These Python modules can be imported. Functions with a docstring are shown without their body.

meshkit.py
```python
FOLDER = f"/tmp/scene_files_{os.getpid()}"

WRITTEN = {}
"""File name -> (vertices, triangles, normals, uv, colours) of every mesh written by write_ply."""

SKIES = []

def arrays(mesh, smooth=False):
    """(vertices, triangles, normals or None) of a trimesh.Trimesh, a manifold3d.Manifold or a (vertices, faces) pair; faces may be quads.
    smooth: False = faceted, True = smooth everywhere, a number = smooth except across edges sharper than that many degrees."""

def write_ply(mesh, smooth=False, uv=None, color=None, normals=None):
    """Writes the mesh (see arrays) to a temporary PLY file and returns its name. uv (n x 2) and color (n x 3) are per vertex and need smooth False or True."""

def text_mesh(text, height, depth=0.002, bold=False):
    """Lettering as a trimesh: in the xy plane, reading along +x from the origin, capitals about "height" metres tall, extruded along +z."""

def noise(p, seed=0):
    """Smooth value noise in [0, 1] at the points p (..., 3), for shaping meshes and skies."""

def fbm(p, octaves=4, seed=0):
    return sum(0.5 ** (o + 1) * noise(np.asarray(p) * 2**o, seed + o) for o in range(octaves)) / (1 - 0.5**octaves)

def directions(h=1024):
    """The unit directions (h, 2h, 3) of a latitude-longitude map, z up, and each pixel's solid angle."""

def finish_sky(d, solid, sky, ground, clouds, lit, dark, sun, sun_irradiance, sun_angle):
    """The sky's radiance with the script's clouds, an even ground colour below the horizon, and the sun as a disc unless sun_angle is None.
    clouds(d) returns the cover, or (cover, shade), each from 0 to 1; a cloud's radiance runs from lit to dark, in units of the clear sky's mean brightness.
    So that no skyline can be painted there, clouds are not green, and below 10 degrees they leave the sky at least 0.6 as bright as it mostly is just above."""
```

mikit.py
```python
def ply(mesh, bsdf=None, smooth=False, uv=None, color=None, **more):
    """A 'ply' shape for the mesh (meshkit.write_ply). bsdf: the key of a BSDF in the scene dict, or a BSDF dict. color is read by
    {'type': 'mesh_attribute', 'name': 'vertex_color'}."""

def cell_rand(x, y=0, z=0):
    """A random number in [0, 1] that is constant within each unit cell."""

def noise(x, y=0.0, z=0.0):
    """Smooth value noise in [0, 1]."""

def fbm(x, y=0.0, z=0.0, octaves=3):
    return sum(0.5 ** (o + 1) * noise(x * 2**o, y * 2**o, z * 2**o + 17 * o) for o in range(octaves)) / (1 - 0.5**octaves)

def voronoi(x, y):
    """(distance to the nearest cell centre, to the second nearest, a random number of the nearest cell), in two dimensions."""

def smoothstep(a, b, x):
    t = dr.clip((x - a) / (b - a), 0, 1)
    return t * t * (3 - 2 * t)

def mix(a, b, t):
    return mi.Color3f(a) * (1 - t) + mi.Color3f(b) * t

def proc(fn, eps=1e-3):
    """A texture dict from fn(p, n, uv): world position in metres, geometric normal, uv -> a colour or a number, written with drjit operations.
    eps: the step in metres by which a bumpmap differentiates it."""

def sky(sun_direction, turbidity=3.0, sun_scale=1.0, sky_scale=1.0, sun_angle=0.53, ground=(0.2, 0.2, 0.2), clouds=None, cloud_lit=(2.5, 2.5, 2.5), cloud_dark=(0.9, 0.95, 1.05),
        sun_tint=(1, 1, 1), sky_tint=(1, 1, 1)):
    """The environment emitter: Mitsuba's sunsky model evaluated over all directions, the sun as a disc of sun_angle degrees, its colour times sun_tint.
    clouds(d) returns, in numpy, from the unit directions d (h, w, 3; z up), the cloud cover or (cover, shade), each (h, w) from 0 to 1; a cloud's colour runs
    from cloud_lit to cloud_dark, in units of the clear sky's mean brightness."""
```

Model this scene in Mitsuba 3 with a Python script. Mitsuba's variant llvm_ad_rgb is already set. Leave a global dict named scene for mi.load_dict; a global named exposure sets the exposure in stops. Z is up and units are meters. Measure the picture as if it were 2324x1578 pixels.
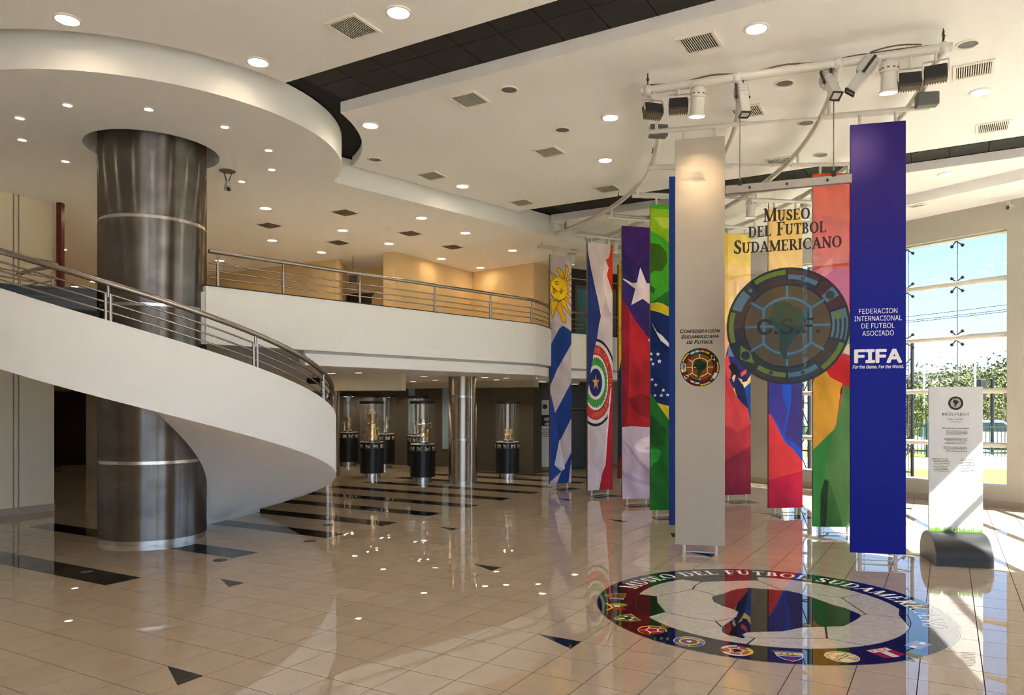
import math
import numpy as np
import trimesh
import drjit as dr
import mitsuba as mi
import mikit
import meshkit
from shapely.geometry import Polygon, Point, LineString, MultiPolygon, box as sbox
from shapely import affinity
from shapely.ops import unary_union

# ---------------------------------------------------------------- camera, sky, exposure
SC = 1.25                                   # working units are 0.8 m; every mesh is scaled to metres when it is stored
EYE = 1.917
T = mi.ScalarTransform4f
scene, labels = {}, {}
scene['camera'] = {
    'type': 'perspective', 'fov': math.degrees(2 * math.atan(1162 / 1678.0)), 'fov_axis': 'x',
    'principal_point_offset_x': -(1202 - 1162) / 2324.0, 'principal_point_offset_y': -(918.8 - 789) / 1578.0,
    'near_clip': 0.05, 'far_clip': 900.0,
    'to_world': T().look_at(origin=[0, 0, EYE * SC], target=[0, 10, EYE * SC], up=[0, 0, 1])}
SUN = np.array([1.0, -0.85, 1.305])
scene['sky'] = mikit.sky(SUN, turbidity=3.2, sun_scale=1.25, sky_scale=0.46, ground=(0.3, 0.29, 0.28), sky_tint=(0.94, 1.0, 1.05), sun_tint=(0.84, 1.0, 1.22))
exposure = 4.33
LAMP = 0.20                                   # radiance of the lit downlights


# ---------------------------------------------------------------- materials
def lin(r, g, b):
    c = np.array([r, g, b]) / 255.0
    return [float(x) for x in np.where(c < 0.04045, c / 12.92, ((c + 0.055) / 1.055) ** 2.4)]


def rgb(c):
    return {'type': 'rgb', 'value': list(map(float, c))}


def mat(name, c, rough=0.6, metallic=0.0, spec=0.4, **more):
    scene[name] = {'type': 'twosided', 'bsdf': {'type': 'principled', 'base_color': c if isinstance(c, dict) else rgb(c), 'roughness': rough, 'metallic': metallic, 'specular': spec, **more}}
    return name


def speckle(c, amount, size):
    c = mi.Color3f(*map(float, c))
    return mikit.proc(lambda p, n, uv: c * (1 + amount * (mikit.fbm(p.x * size, p.y * size, p.z * size, octaves=3) - 0.5)))


mat('white_paint', (0.80, 0.785, 0.76), 0.55, spec=0.12)
mat('ceiling_paint', (0.69, 0.685, 0.675), 0.7, spec=0.12)
mat('cream_paint', (0.70, 0.62, 0.47), 0.6, spec=0.12)
mat('tan_paint', (0.66, 0.50, 0.29), 0.6, spec=0.12)
mat('hall_ceiling', (0.74, 0.66, 0.50), 0.7, spec=0.12)
mat('wall_beige', (0.43, 0.41, 0.355), 0.6, spec=0.12)
mat('base_stone', (0.36, 0.30, 0.24), 0.35)
mat('black_ceiling', (0.016, 0.015, 0.015), 0.7)
mat('black_gap', (0.004, 0.004, 0.004), 0.8)
mat('dark_void', (0.012, 0.010, 0.008), 0.8)
mat('granite', speckle((0.075, 0.064, 0.050), 1.2, 60.0), 0.3)
mat('maroon', speckle((0.030, 0.010, 0.010), 1.0, 50.0), 0.4)
mat('black_satin', (0.010, 0.010, 0.011), 0.32)
mat('black_plastic', (0.016, 0.016, 0.018), 0.45)
mat('step_stone', (0.016, 0.016, 0.017), 0.25)
mat('grey_plastic', (0.10, 0.105, 0.105), 0.45)
mat('hood_grey', (0.022, 0.024, 0.027), 0.4)
mat('light_grey', (0.42, 0.42, 0.40), 0.4)
mat('frame_white', (0.66, 0.64, 0.58), 0.5)
mat('pipe_white', (0.54, 0.525, 0.49), 0.35)
mat('panel_grey', (0.42, 0.375, 0.32), 0.55)
mat('panel_blue', mikit.proc(lambda p, n, uv: mikit.mix(lin(14, 26, 142), lin(48, 34, 112), mikit.smoothstep(3.4, 6.4, p.z))), 0.5, spec=0.15)
mat('panel_edge', lin(88, 76, 62), 0.5)
mat('pale_flag_blue', lin(36, 58, 125), 0.6, spec=0.1)
mat('dark_wood', (0.035, 0.018, 0.010), 0.4)
mat('red_trim', (0.10, 0.012, 0.012), 0.4)
mat('gold', (0.83, 0.58, 0.20), 0.22, 1.0)
mat('silver', (0.78, 0.74, 0.66), 0.2, 1.0)
mat('green_metal', (0.01, 0.05, 0.03), 0.4)
mat('dark_metal', (0.03, 0.03, 0.032), 0.4, 0.6)
mat('bark', (0.10, 0.07, 0.045), 0.9)
mat('concrete', (0.62, 0.60, 0.56), 0.8)
mat('pool_water', (0.05, 0.33, 0.62), 0.08)
mat('asphalt', (0.20, 0.20, 0.20), 0.9)
mat('car_blue', (0.16, 0.20, 0.42), 0.2)
mat('car_glass', (0.03, 0.04, 0.05), 0.1)
mat('far_white', (0.75, 0.75, 0.75), 0.7)
mat('flag_light', (0.55, 0.75, 0.85), 0.7)
mat('black_ink', (0.012, 0.010, 0.008), 0.5)
mat('brown_ink', lin(50, 42, 36), 0.6)
mat('white_ink', (0.85, 0.85, 0.85), 0.5)
mat('lawn', mikit.proc(lambda p, n, uv: mikit.mix((0.085, 0.125, 0.022), (0.15, 0.165, 0.05), mikit.fbm(p.x * 0.9, p.y * 0.9, 0.0, octaves=4))), 0.9)
mat('grass_print', (0.10, 0.22, 0.015), 0.8)
mat('door_dark', (0.02, 0.018, 0.016), 0.4)
mat('teal_glass', (0.06, 0.17, 0.20), 0.12)
mat('blind_blue', (0.25, 0.38, 0.45), 0.3)
mat('leaf', {'type': 'mesh_attribute', 'name': 'vertex_color'}, 0.7)
mat('print', {'type': 'mesh_attribute', 'name': 'vertex_color'}, 0.55, spec=0.12)
mat('print_gloss', {'type': 'mesh_attribute', 'name': 'vertex_color'}, 0.10, spec=0.5)


def tile_color(p, n, uv):
    k = mikit.fbm(p.x * 5.0, p.y * 5.0, 3.0, octaves=3)
    fine = mikit.noise(p.x * 90.0, p.y * 90.0, 0.0)
    return mi.Color3f(0.52, 0.415, 0.31) * (0.92 + 0.11 * k + 0.06 * fine)


def polished(name, color):
    scene[name] = {'type': 'plastic', 'int_ior': 1.75, 'nonlinear': False, 'diffuse_reflectance': color}


polished('tile', mikit.proc(tile_color))
polished('tile_black', rgb((0.012, 0.011, 0.011)))
polished('tile_ball', mikit.proc(lambda p, n, uv: mi.Color3f(0.66, 0.62, 0.57) * (0.75 + 0.35 * mikit.fbm(p.x * 30.0, p.y * 30.0, 0.0, octaves=3))))
mat('tile_ink', {'type': 'mesh_attribute', 'name': 'vertex_color'}, 0.06, spec=0.6)
mat('grout', (0.05, 0.035, 0.022), 0.8)
brush = mikit.proc(lambda p, n, uv: mi.Color3f(0.21, 0.20, 0.195) * (0.62 + 0.75 * mikit.fbm(uv.x * 14.0, p.z * 5.0, 1.0, octaves=4) + 0.12 * mikit.noise(uv.x * 30.0, p.z * 160.0)))
scene['brushed_steel'] = {'type': 'twosided', 'bsdf': {'type': 'roughconductor', 'distribution': 'ggx', 'material': 'Al', 'alpha_u': 0.03, 'alpha_v': 0.30, 'specular_reflectance': brush}}
scene['column_steel'] = {'type': 'twosided', 'bsdf': {'type': 'roughconductor', 'distribution': 'ggx', 'material': 'Al', 'alpha_u': 0.03, 'alpha_v': 0.2, 'specular_reflectance': rgb((0.62, 0.57, 0.50))}}
scene['chrome'] = {'type': 'twosided', 'bsdf': {'type': 'roughconductor', 'distribution': 'ggx', 'material': 'Al', 'alpha': 0.05, 'specular_reflectance': rgb((0.62, 0.60, 0.57))}}
scene['rail_steel'] = {'type': 'twosided', 'bsdf': {'type': 'roughconductor', 'distribution': 'ggx', 'material': 'Al', 'alpha': 0.10, 'specular_reflectance': rgb((0.42, 0.38, 0.34))}}
scene['pane'] = {'type': 'thindielectric', 'int_ior': 1.5}
scene['emblem_film'] = {'type': 'blendbsdf', 'weight': 0.96, 'first': {'type': 'thindielectric', 'int_ior': 1.5},
                        'second': {'type': 'twosided', 'bsdf': {'type': 'principled', 'base_color': {'type': 'mesh_attribute', 'name': 'vertex_color'}, 'roughness': 0.25, 'specular': 0.25}}}


# ---------------------------------------------------------------- helpers
def numbered(key):
    if key not in scene and key not in labels:
        return key
    i = 1
    while f'{key}_{i:03d}' in scene or f'{key}_{i:03d}' in labels:
        i += 1
    return f'{key}_{i:03d}'


def describe(key, label=None, cat=None, group=None, kind=None):
    d = {k: v for k, v in (('label', label), ('category', cat), ('group', group), ('kind', kind)) if v}
    if d:
        labels[key] = {**labels.get(key, {}), **d}
    return key


def thing(name, label, cat, group=None):
    return describe(numbered(name), label, cat, group)


def cat_(ms):
    return trimesh.util.concatenate([m for m in ms if m is not None and len(m.faces)])


def put(name, mesh, bsdf, parent=None, label=None, cat=None, group=None, kind=None, smooth=False, color=None, uv=None, emit=None):
    if isinstance(mesh, (list, tuple)):
        mesh = cat_(mesh)
    key = numbered(f'{parent}__{name}' if parent else name)
    more = {'emitter': {'type': 'area', 'radiance': rgb(emit)}} if emit is not None else {}
    m = trimesh.Trimesh(np.asarray(mesh.vertices) * SC, mesh.faces, process=False)
    scene[key] = mikit.ply(m, bsdf, smooth=smooth, color=color, uv=uv, **more)
    describe(key, label, cat, group, kind)
    return key


def struct(name, mesh, bsdf, label=None, **k):
    return put(name, mesh, bsdf, label=label, kind='structure', **k)


def polys(g):
    if g.is_empty:
        return []
    return [p for p in getattr(g, 'geoms', [g]) if p.geom_type == 'Polygon' and p.area > 1e-9]


def extr(g, z0, z1):
    out = []
    for p in polys(g):
        m = trimesh.creation.extrude_polygon(p, z1 - z0, engine='earcut')
        m.apply_translation([0, 0, z0])
        out.append(m)
    return cat_(out)


def flat(g, z=0.0):
    vs, fs, n = [], [], 0
    for p in polys(g):
        v, f = trimesh.creation.triangulate_polygon(p, engine='earcut')
        vs.append(np.column_stack([v, np.full(len(v), z)])); fs.append(f + n); n += len(v)
    return trimesh.Trimesh(np.vstack(vs), np.vstack(fs), process=False)


def box(x0, x1, y0, y1, z0, z1):
    m = trimesh.creation.box([abs(x1 - x0), abs(y1 - y0), abs(z1 - z0)])
    m.apply_translation([(x0 + x1) / 2, (y0 + y1) / 2, (z0 + z1) / 2])
    return m


def rbox(w, d, h, r=0.01):
    """A box about the origin with chamfered edges."""
    pts = [[sx * (w / 2 - a * r), sy * (d / 2 - b * r), sz * (h / 2 - c * r)] for sx in (-1, 1) for sy in (-1, 1) for sz in (-1, 1) for a, b, c in ((1, 1, 0), (1, 0, 1), (0, 1, 1))]
    return trimesh.convex.convex_hull(np.array(pts))


def placed(m, x=0, y=0, z=0, rz=0.0, rx=0.0, ry=0.0):
    m = m.copy()
    if rx: m.apply_transform(trimesh.transformations.rotation_matrix(rx, [1, 0, 0]))
    if ry: m.apply_transform(trimesh.transformations.rotation_matrix(ry, [0, 1, 0]))
    if rz: m.apply_transform(trimesh.transformations.rotation_matrix(rz, [0, 0, 1]))
    m.apply_translation([x, y, z])
    return m


def cyl(p0, p1, r, sides=12):
    return trimesh.creation.cylinder(r, segment=[p0, p1], sections=sides)


def tube(pts, r, sides=10):
    p = np.asarray(pts, float)
    t = np.gradient(p, axis=0)
    t /= np.linalg.norm(t, axis=1, keepdims=True)
    a = np.cross(t, [0, 0, 1.0])
    bad = np.linalg.norm(a, axis=1) < 0.05
    a[bad] = np.cross(t[bad], [1.0, 0, 0])
    a /= np.linalg.norm(a, axis=1, keepdims=True)
    b = np.cross(t, a)
    ang = np.arange(sides) * 2 * np.pi / sides
    rr = np.broadcast_to(r, (len(p),))
    v = p[:, None] + rr[:, None, None] * (np.cos(ang)[None, :, None] * a[:, None] + np.sin(ang)[None, :, None] * b[:, None])
    n = len(p)
    f = []
    for i in range(n - 1):
        for j in range(sides):
            k = (j + 1) % sides
            q = [i * sides + j, i * sides + k, (i + 1) * sides + k, (i + 1) * sides + j]
            f += [[q[0], q[2], q[1]], [q[0], q[3], q[2]]]
    v = np.vstack([v.reshape(-1, 3), p[:1], p[-1:]])
    for j in range(sides):
        k = (j + 1) % sides
        f += [[n * sides, j, k], [n * sides + 1, (n - 1) * sides + k, (n - 1) * sides + j]]
    m = trimesh.Trimesh(v, f, process=False)
    m.fix_normals()
    return m


def lathe(profile, n=32, uvs=False):
    """Revolves (r, z) points about the z axis."""
    pr = np.asarray(profile, float)
    ang = np.linspace(0, 2 * np.pi, n + 1)
    v = np.stack([pr[None, :, 0] * np.cos(ang)[:, None], pr[None, :, 0] * np.sin(ang)[:, None], np.broadcast_to(pr[:, 1], (n + 1, len(pr)))], -1)
    k = len(pr)
    f = []
    for i in range(n):
        for j in range(k - 1):
            q = [i * k + j, (i + 1) * k + j, (i + 1) * k + j + 1, i * k + j + 1]
            f += [[q[0], q[1], q[2]], [q[0], q[2], q[3]]]
    m = trimesh.Trimesh(v.reshape(-1, 3), f, process=False)
    if uvs:
        uv = np.stack([np.broadcast_to(ang[:, None] / (2 * np.pi), (n + 1, k)), np.broadcast_to(pr[:, 1], (n + 1, k))], -1).reshape(-1, 2)
        return m, uv
    return m


def disc(r, z, n=24, up=False):
    m = flat(Point(0, 0).buffer(r, n // 4), z)
    if not up:
        m.invert()
    return m


def wallseg(p, q, z0, z1, thick):
    """An upright slab from p to q, its thickness to the left of the way from p to q."""
    p, q = np.array(p, float), np.array(q, float)
    d = (q - p) / np.linalg.norm(q - p)
    n = np.array([-d[1], d[0]])
    return extr(Polygon([p, q, q + n * thick, p + n * thick]), z0, z1)


A = np.array([0.8705, -0.4922])     # the two directions of the floor grid
B = np.array([0.4922, 0.8705])
ORG = np.array([-1.7612, 5.378])
TILE = 0.4


def grid(c, r):
    return ORG + TILE * (c * A + r * B)


def gpoly(pts):
    return Polygon([grid(*p) for p in pts])


def halfplane(p, d, far=60.0):
    """Everything to the left of the line through p along d."""
    p, d = np.array(p, float), np.array(d, float) / np.linalg.norm(d)
    n = np.array([-d[1], d[0]])
    return Polygon([p - d * far, p + d * far, p + d * far + n * far, p - d * far + n * far])


# ---------------------------------------------------------------- lettering (vector outlines)
_TEXT = {}


def text_outline(s, bold=False):
    """The lettering of meshkit.text_mesh as a flat outline, capitals one unit tall, from x = 0."""
    if (s, bold) not in _TEXT:
        m = meshkit.text_mesh(s, 1.0, depth=0.01, bold=bold)
        v, f = m.vertices, m.faces
        top = f[(v[f][:, :, 2] > 0.005).all(1)]
        _TEXT[s, bold] = unary_union([Polygon(v[t][:, :2]).buffer(1e-4) for t in top if Polygon(v[t][:, :2]).area > 1e-7])
    return _TEXT[s, bold]


def arc_pts(cx, cy, rx, ry, a0, a1, n=20):
    t = np.radians(np.linspace(a0, a1, n))
    return [(cx + rx * math.cos(x), cy + ry * math.sin(x)) for x in t]


def serif_glyph(ch):
    """A Roman capital drawn from thick and thin strokes, one unit tall. Returns (outline, advance)."""
    K, N, S = 0.17, 0.07, 0.055
    def st(pts, w):
        return LineString(pts).buffer(w / 2, cap_style='flat', join_style='mitre')
    def foot(x, y, w=0.32):
        return sbox(x - w / 2, y - S / 2, x + w / 2, y + S / 2)
    def crescent(cx, cy, rx, ry, a0, a1, thin=N, thick=K):
        n = 28
        t = np.radians(np.linspace(a0, a1, n))
        w = thin + (thick - thin) * np.abs(np.cos(t)) ** 1.2
        o = [(cx + rx * math.cos(x), cy + ry * math.sin(x)) for x in t]
        i = [(cx + (rx - q) * math.cos(x), cy + (ry - q * 0.75) * math.sin(x)) for x, q in zip(t, w)]
        return Polygon(o + i[::-1]).buffer(0)
    lo, hi = S / 2, 1 - S / 2
    if ch == 'I': return unary_union([sbox(.10, 0, .27, 1), foot(.185, lo), foot(.185, hi)]), .40
    if ch == 'L': return unary_union([sbox(.10, 0, .27, 1), foot(.185, hi), sbox(.02, 0, .62, S), sbox(.56, 0, .62, .24)]), .66
    if ch == 'E': return unary_union([sbox(.10, 0, .27, 1), sbox(.02, 0, .64, S), sbox(.02, 1 - S, .62, 1), sbox(.2, .48, .48, .54), sbox(.58, 0, .64, .22), sbox(.56, .8, .62, 1), sbox(.44, .40, .48, .62)]), .70
    if ch == 'F': return unary_union([sbox(.10, 0, .27, 1), foot(.185, lo), sbox(.02, 1 - S, .62, 1), sbox(.2, .46, .46, .52), sbox(.56, .78, .62, 1), sbox(.42, .38, .46, .60)]), .64
    if ch == 'T': return unary_union([sbox(.27, 0, .44, 1), foot(.355, lo), sbox(.02, 1 - S, .69, 1), sbox(.02, .78, .07, 1), sbox(.64, .78, .69, 1)]), .71
    if ch == 'U': return unary_union([sbox(.08, .3, .25, 1), sbox(.60, .3, .67, 1), foot(.165, hi), foot(.635, hi, .28), crescent(.375, .32, .295, .32, 180, 360)]), .80
    if ch == 'N': return unary_union([sbox(.10, 0, .17, 1), sbox(.68, 0, .75, 1), st([(.12, 1), (.72, 0)], K), foot(.135, lo, .26), foot(.11, hi, .22), foot(.715, hi, .26)]), .86
    if ch == 'M': return unary_union([sbox(.10, 0, .16, 1), sbox(.80, 0, .97, 1), st([(.13, 1), (.49, .03)], K), st([(.86, 1), (.49, .03)], N), foot(.13, lo, .26), foot(.885, lo), foot(.12, hi, .24), foot(.90, hi, .26)]), 1.06
    if ch == 'A': return unary_union([st([(.10, 0), (.42, 1)], N), st([(.72, 0), (.40, 1)], K), sbox(.2, .30, .62, .36), foot(.10, lo, .26), foot(.73, lo)]), .86
    if ch == 'V': return unary_union([st([(.10, 1), (.42, 0)], K), st([(.74, 1), (.42, 0)], N), foot(.10, hi), foot(.74, hi, .26)]), .84
    if ch == 'O': return crescent(.44, .5, .42, .52, 0, 360).buffer(0.001), .90
    if ch == 'D': return unary_union([sbox(.10, 0, .27, 1), foot(.12, lo, .24), foot(.12, hi, .24), sbox(.2, 0, .40, S), sbox(.2, 1 - S, .40, 1), crescent(.38, .5, .42, .5, -92, 92)]), .84
    if ch == 'C': return unary_union([crescent(.46, .5, .44, .52, 50, 310), sbox(.70, .72, .75, .96), ]), .80
    if ch == 'S': return unary_union([crescent(.30, .745, .25, .265, 30, 250), crescent(.30, .26, .27, .28, -150, 80), st([(.13, .66), (.47, .34)], K), sbox(.49, .72, .54, .94), sbox(.02, .04, .07, .28)]), .60
    if ch == 'B': return unary_union([sbox(.10, 0, .27, 1), foot(.12, lo, .24), foot(.12, hi, .24), sbox(.2, 0, .36, S), sbox(.2, 1 - S, .34, 1), sbox(.2, .49, .36, .55), crescent(.34, .755, .24, .25, -92, 92), crescent(.36, .265, .29, .27, -92, 92)]), .70
    if ch == 'R': return unary_union([sbox(.10, 0, .27, 1), foot(.185, lo), foot(.12, hi, .24), sbox(.2, 1 - S, .36, 1), sbox(.2, .45, .36, .51), crescent(.35, .73, .27, .27, -92, 92), st([(.38, .48), (.70, 0)], K), foot(.72, lo, .22)]), .78
    return Polygon(), .45


def serif_line(s, small=0.8):
    """Serif lettering in small capitals: capitals of the words are full height. Returns a list of (letter outline, x centre) and the width."""
    out, x = [], 0.0
    for ch in s:
        k = 1.0 if ch.isupper() else small
        g, adv = serif_glyph(ch.upper())
        if not g.is_empty:
            out.append((affinity.translate(affinity.scale(g, k, k, origin=(0, 0)), x, 0), x + adv * k / 2))
        x += adv * k + 0.06 * k
    return out, x


def fit(g, cx, base, width=None, height=None):
    """Moves an outline so that its box is centred on cx and stands on base, at the given width and height."""
    x0, y0, x1, y1 = g.bounds
    sx = width / (x1 - x0) if width else height / (y1 - y0)
    sy = height / (y1 - y0) if height else sx
    return affinity.affine_transform(g, [sx, 0, 0, sy, cx - sx * (x0 + x1) / 2, base - sy * y0])


def layered(layers, cell=None, shade=None):
    """Painter's algorithm on flat colour areas: (mesh in the xy plane, one colour per vertex)."""
    left, parts = None, []
    for g, c in reversed(layers):
        g = g.buffer(0)
        show = g if left is None else g.difference(left)
        left = g if left is None else left.union(g)
        if not show.is_empty and polys(show):
            parts.append((show, c))
    vs, fs, cs, n = [], [], [], 0
    for g, c in parts:
        m = flat(g)
        v, f = m.vertices, m.faces
        if cell:
            v, f = trimesh.remesh.subdivide_to_size(v, f, cell, max_iter=14)
        col = np.tile(np.asarray(c, float), (len(v), 1))
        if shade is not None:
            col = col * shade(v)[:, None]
        vs.append(v); fs.append(f + n); cs.append(col); n += len(v)
    return trimesh.Trimesh(np.vstack(vs), np.vstack(fs), process=False), np.clip(np.vstack(cs), 0, 1)


def upright(m, origin, d, z=0.0):
    """Takes the xy plane of a mesh to an upright plane: x along the horizontal direction d from origin, y up."""
    v = np.asarray(m.vertices)
    d = np.array(d) / np.linalg.norm(d)
    nrm = np.array([d[1], -d[0]])            # towards the viewer when d runs to the viewer's right
    w = np.column_stack([origin[0] + v[:, 0] * d[0] + v[:, 2] * nrm[0], origin[1] + v[:, 0] * d[1] + v[:, 2] * nrm[1], z + v[:, 1]])
    return trimesh.Trimesh(w, m.faces, process=False)


def star(cx, cy, rx, ry, n=5, inner=0.4, a0=90):
    t = np.radians(a0 + np.arange(2 * n) * 180.0 / n)
    k = np.where(np.arange(2 * n) % 2 == 0, 1.0, inner)
    return Polygon(np.column_stack([cx + rx * k * np.cos(t), cy + ry * k * np.sin(t)]))


def ell(cx, cy, rx, ry):
    return affinity.translate(affinity.scale(Point(0, 0).buffer(1, 16), rx, ry), cx, cy)


# ---------------------------------------------------------------- the setting
COL = np.array([-5.427, 10.67])             # centre of the round stair and of the drum over it
ring = lambda r: Point(*COL).buffer(r, 64)
L0, LD = np.array([-3.24, 12.1]), np.array([0.6846, 0.729])    # edge of the upper floor
LN = np.array([-LD[1], LD[0]])
WD, WN = np.array([0.58, -0.8146]), np.array([0.8146, 0.58])   # the glazed wall on the right
W0 = np.array([7.70, 15.16])
wall_at = lambda t, off=0.0: W0 + WD * t + WN * off
K = wall_at(2.75)
D2 = np.array([-0.2, -0.98]); D2 /= np.linalg.norm(D2)
N2 = np.array([-D2[1], D2[0]])
side_at = lambda s, off=0.0: K + D2 * s + N2 * off
S_END = (K[1] + 5.0) / -D2[1]
Q = side_at(S_END)
LEFT_END = np.array([-8.61, 13.39])
LEFT_START = LEFT_END - B * 11.8
ROOM = Polygon([LEFT_START, (-10.5, -5), tuple(Q), tuple(K), tuple(wall_at(-14)), (-0.6, 30), (-17, 30), (-17, 18), tuple(LEFT_END)])

# floor: a slab with a bed of grout where the tiles lie
VIEW = Polygon([(-0.74 * 4.3, 4.3), (0.69 * 4.3, 4.3), (0.69 * 16, 16), (9, 27), (-19, 27)]).intersection(ROOM)
MED = np.array([2.247, 7.032])
struct('floor', [extr(ROOM.buffer(0.4).difference(VIEW), -0.2, -0.001), extr(VIEW, -0.2, -0.004)], 'grout', label='polished beige tile floor of the hall')
rng = np.random.default_rng(5)
visible = VIEW.difference(ring(0.69)).difference(Polygon([LEFT_START, LEFT_END, (-17, 18), (-17, 0)])).intersection(ROOM)
stripe_rows = [2, 6, 10, 13, 16, 19, 22, 25, 28, 31, 34]
def is_black(c, r):
    return -21 <= c < -9 and r in stripe_rows
tri_at = [(c, r) for c in range(-22, 30, 5) for r in range(-11, 60, 5) if ((c + 2) // 5 + (r + 1) // 5) % 2 == 0 and c >= -7]
medal = Point(*MED).buffer(1.602, 64)
tiles, blacks, tris = [], [], []
for c in range(-50, 40):
    for r in range(-16, 62):
        g = gpoly([(c + .009, r + .009), (c + .991, r + .009), (c + .991, r + .991), (c + .009, r + .991)])
        if not g.intersects(visible):
            continue
        if g.intersects(medal):
            g = g.difference(medal.buffer(0.003))
            if g.area < 1e-4:
                continue
        cx, cy = g.centroid.coords[0]
        if is_black(c, r):
            blacks.append((cy, g)); continue
        if (c, r + 1) in tri_at:
            t = gpoly([(c + .004, r + .996), (c + .996, r + .996), (c + .996, r + .5)]).intersection(g)
            if t.area > 1e-4:
                tris.append((cy, t)); g = g.difference(t.buffer(0.002))
        tiles.append((cy * math.hypot(cx, cy), g))
def tile_mesh(g):
    m = extr(g, -0.006, 0.0)
    x, y = g.centroid.coords[0]
    k = rng.normal(0, 0.0005, 2)
    m.vertices[:, 2] += (m.vertices[:, 0] - x) * k[0] + (m.vertices[:, 1] - y) * k[1]
    return m
tiles.sort(key=lambda x: x[0])
for i, (_, g) in enumerate(tiles[:300]):
    put('tile', tile_mesh(g), 'tile', 'floor', **({'label': 'square polished beige floor tile'} if i == 0 else {}))
put('far_tile', [tile_mesh(g) for _, g in tiles[300:]], 'tile', 'floor', kind='stuff', label='polished beige floor tiles further back in the hall')
put('outer_tile', extr(ROOM.difference(VIEW), -0.001, 0.0), 'tile', 'floor')
blacks.sort(key=lambda x: x[0])
for _, g in blacks[:300]:
    put('black_tile', tile_mesh(g), 'tile_black', 'floor', label='black polished tile of a floor stripe')
for _, g in tris:
    put('black_triangle', tile_mesh(g), 'tile_black', 'floor', label='black triangular floor inlay')

# ceilings
struct('ceiling', extr(ROOM.buffer(0.4), 6.04, 6.12), 'black_gap', label='black upper ceiling seen in the gaps between the white ceilings')
for band, (p, n0, n1) in enumerate((((-2.98, 9.065), -14, 26), ((-0.27, 15.12), -3, 26))):
    for i in range(n0, n1):
        for j in range(2):
            q0 = np.array(p) + A * 0.55 * i + B * (0.53 * j + 0.0)
            g = Polygon([q0 + A * .006 + B * .006, q0 + A * .544 + B * .006, q0 + A * .544 + B * .524, q0 + A * .006 + B * .524])
            x, y = g.centroid.coords[0]
            if ROOM.contains(g) and y > 3 and not g.intersects(ring(2.6)) and not g.intersects(halfplane(L0, LD)):
                put('black_panel', extr(g, 6.02, 6.04), 'black_ceiling', 'ceiling')
hall = halfplane(L0, LD)
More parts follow.
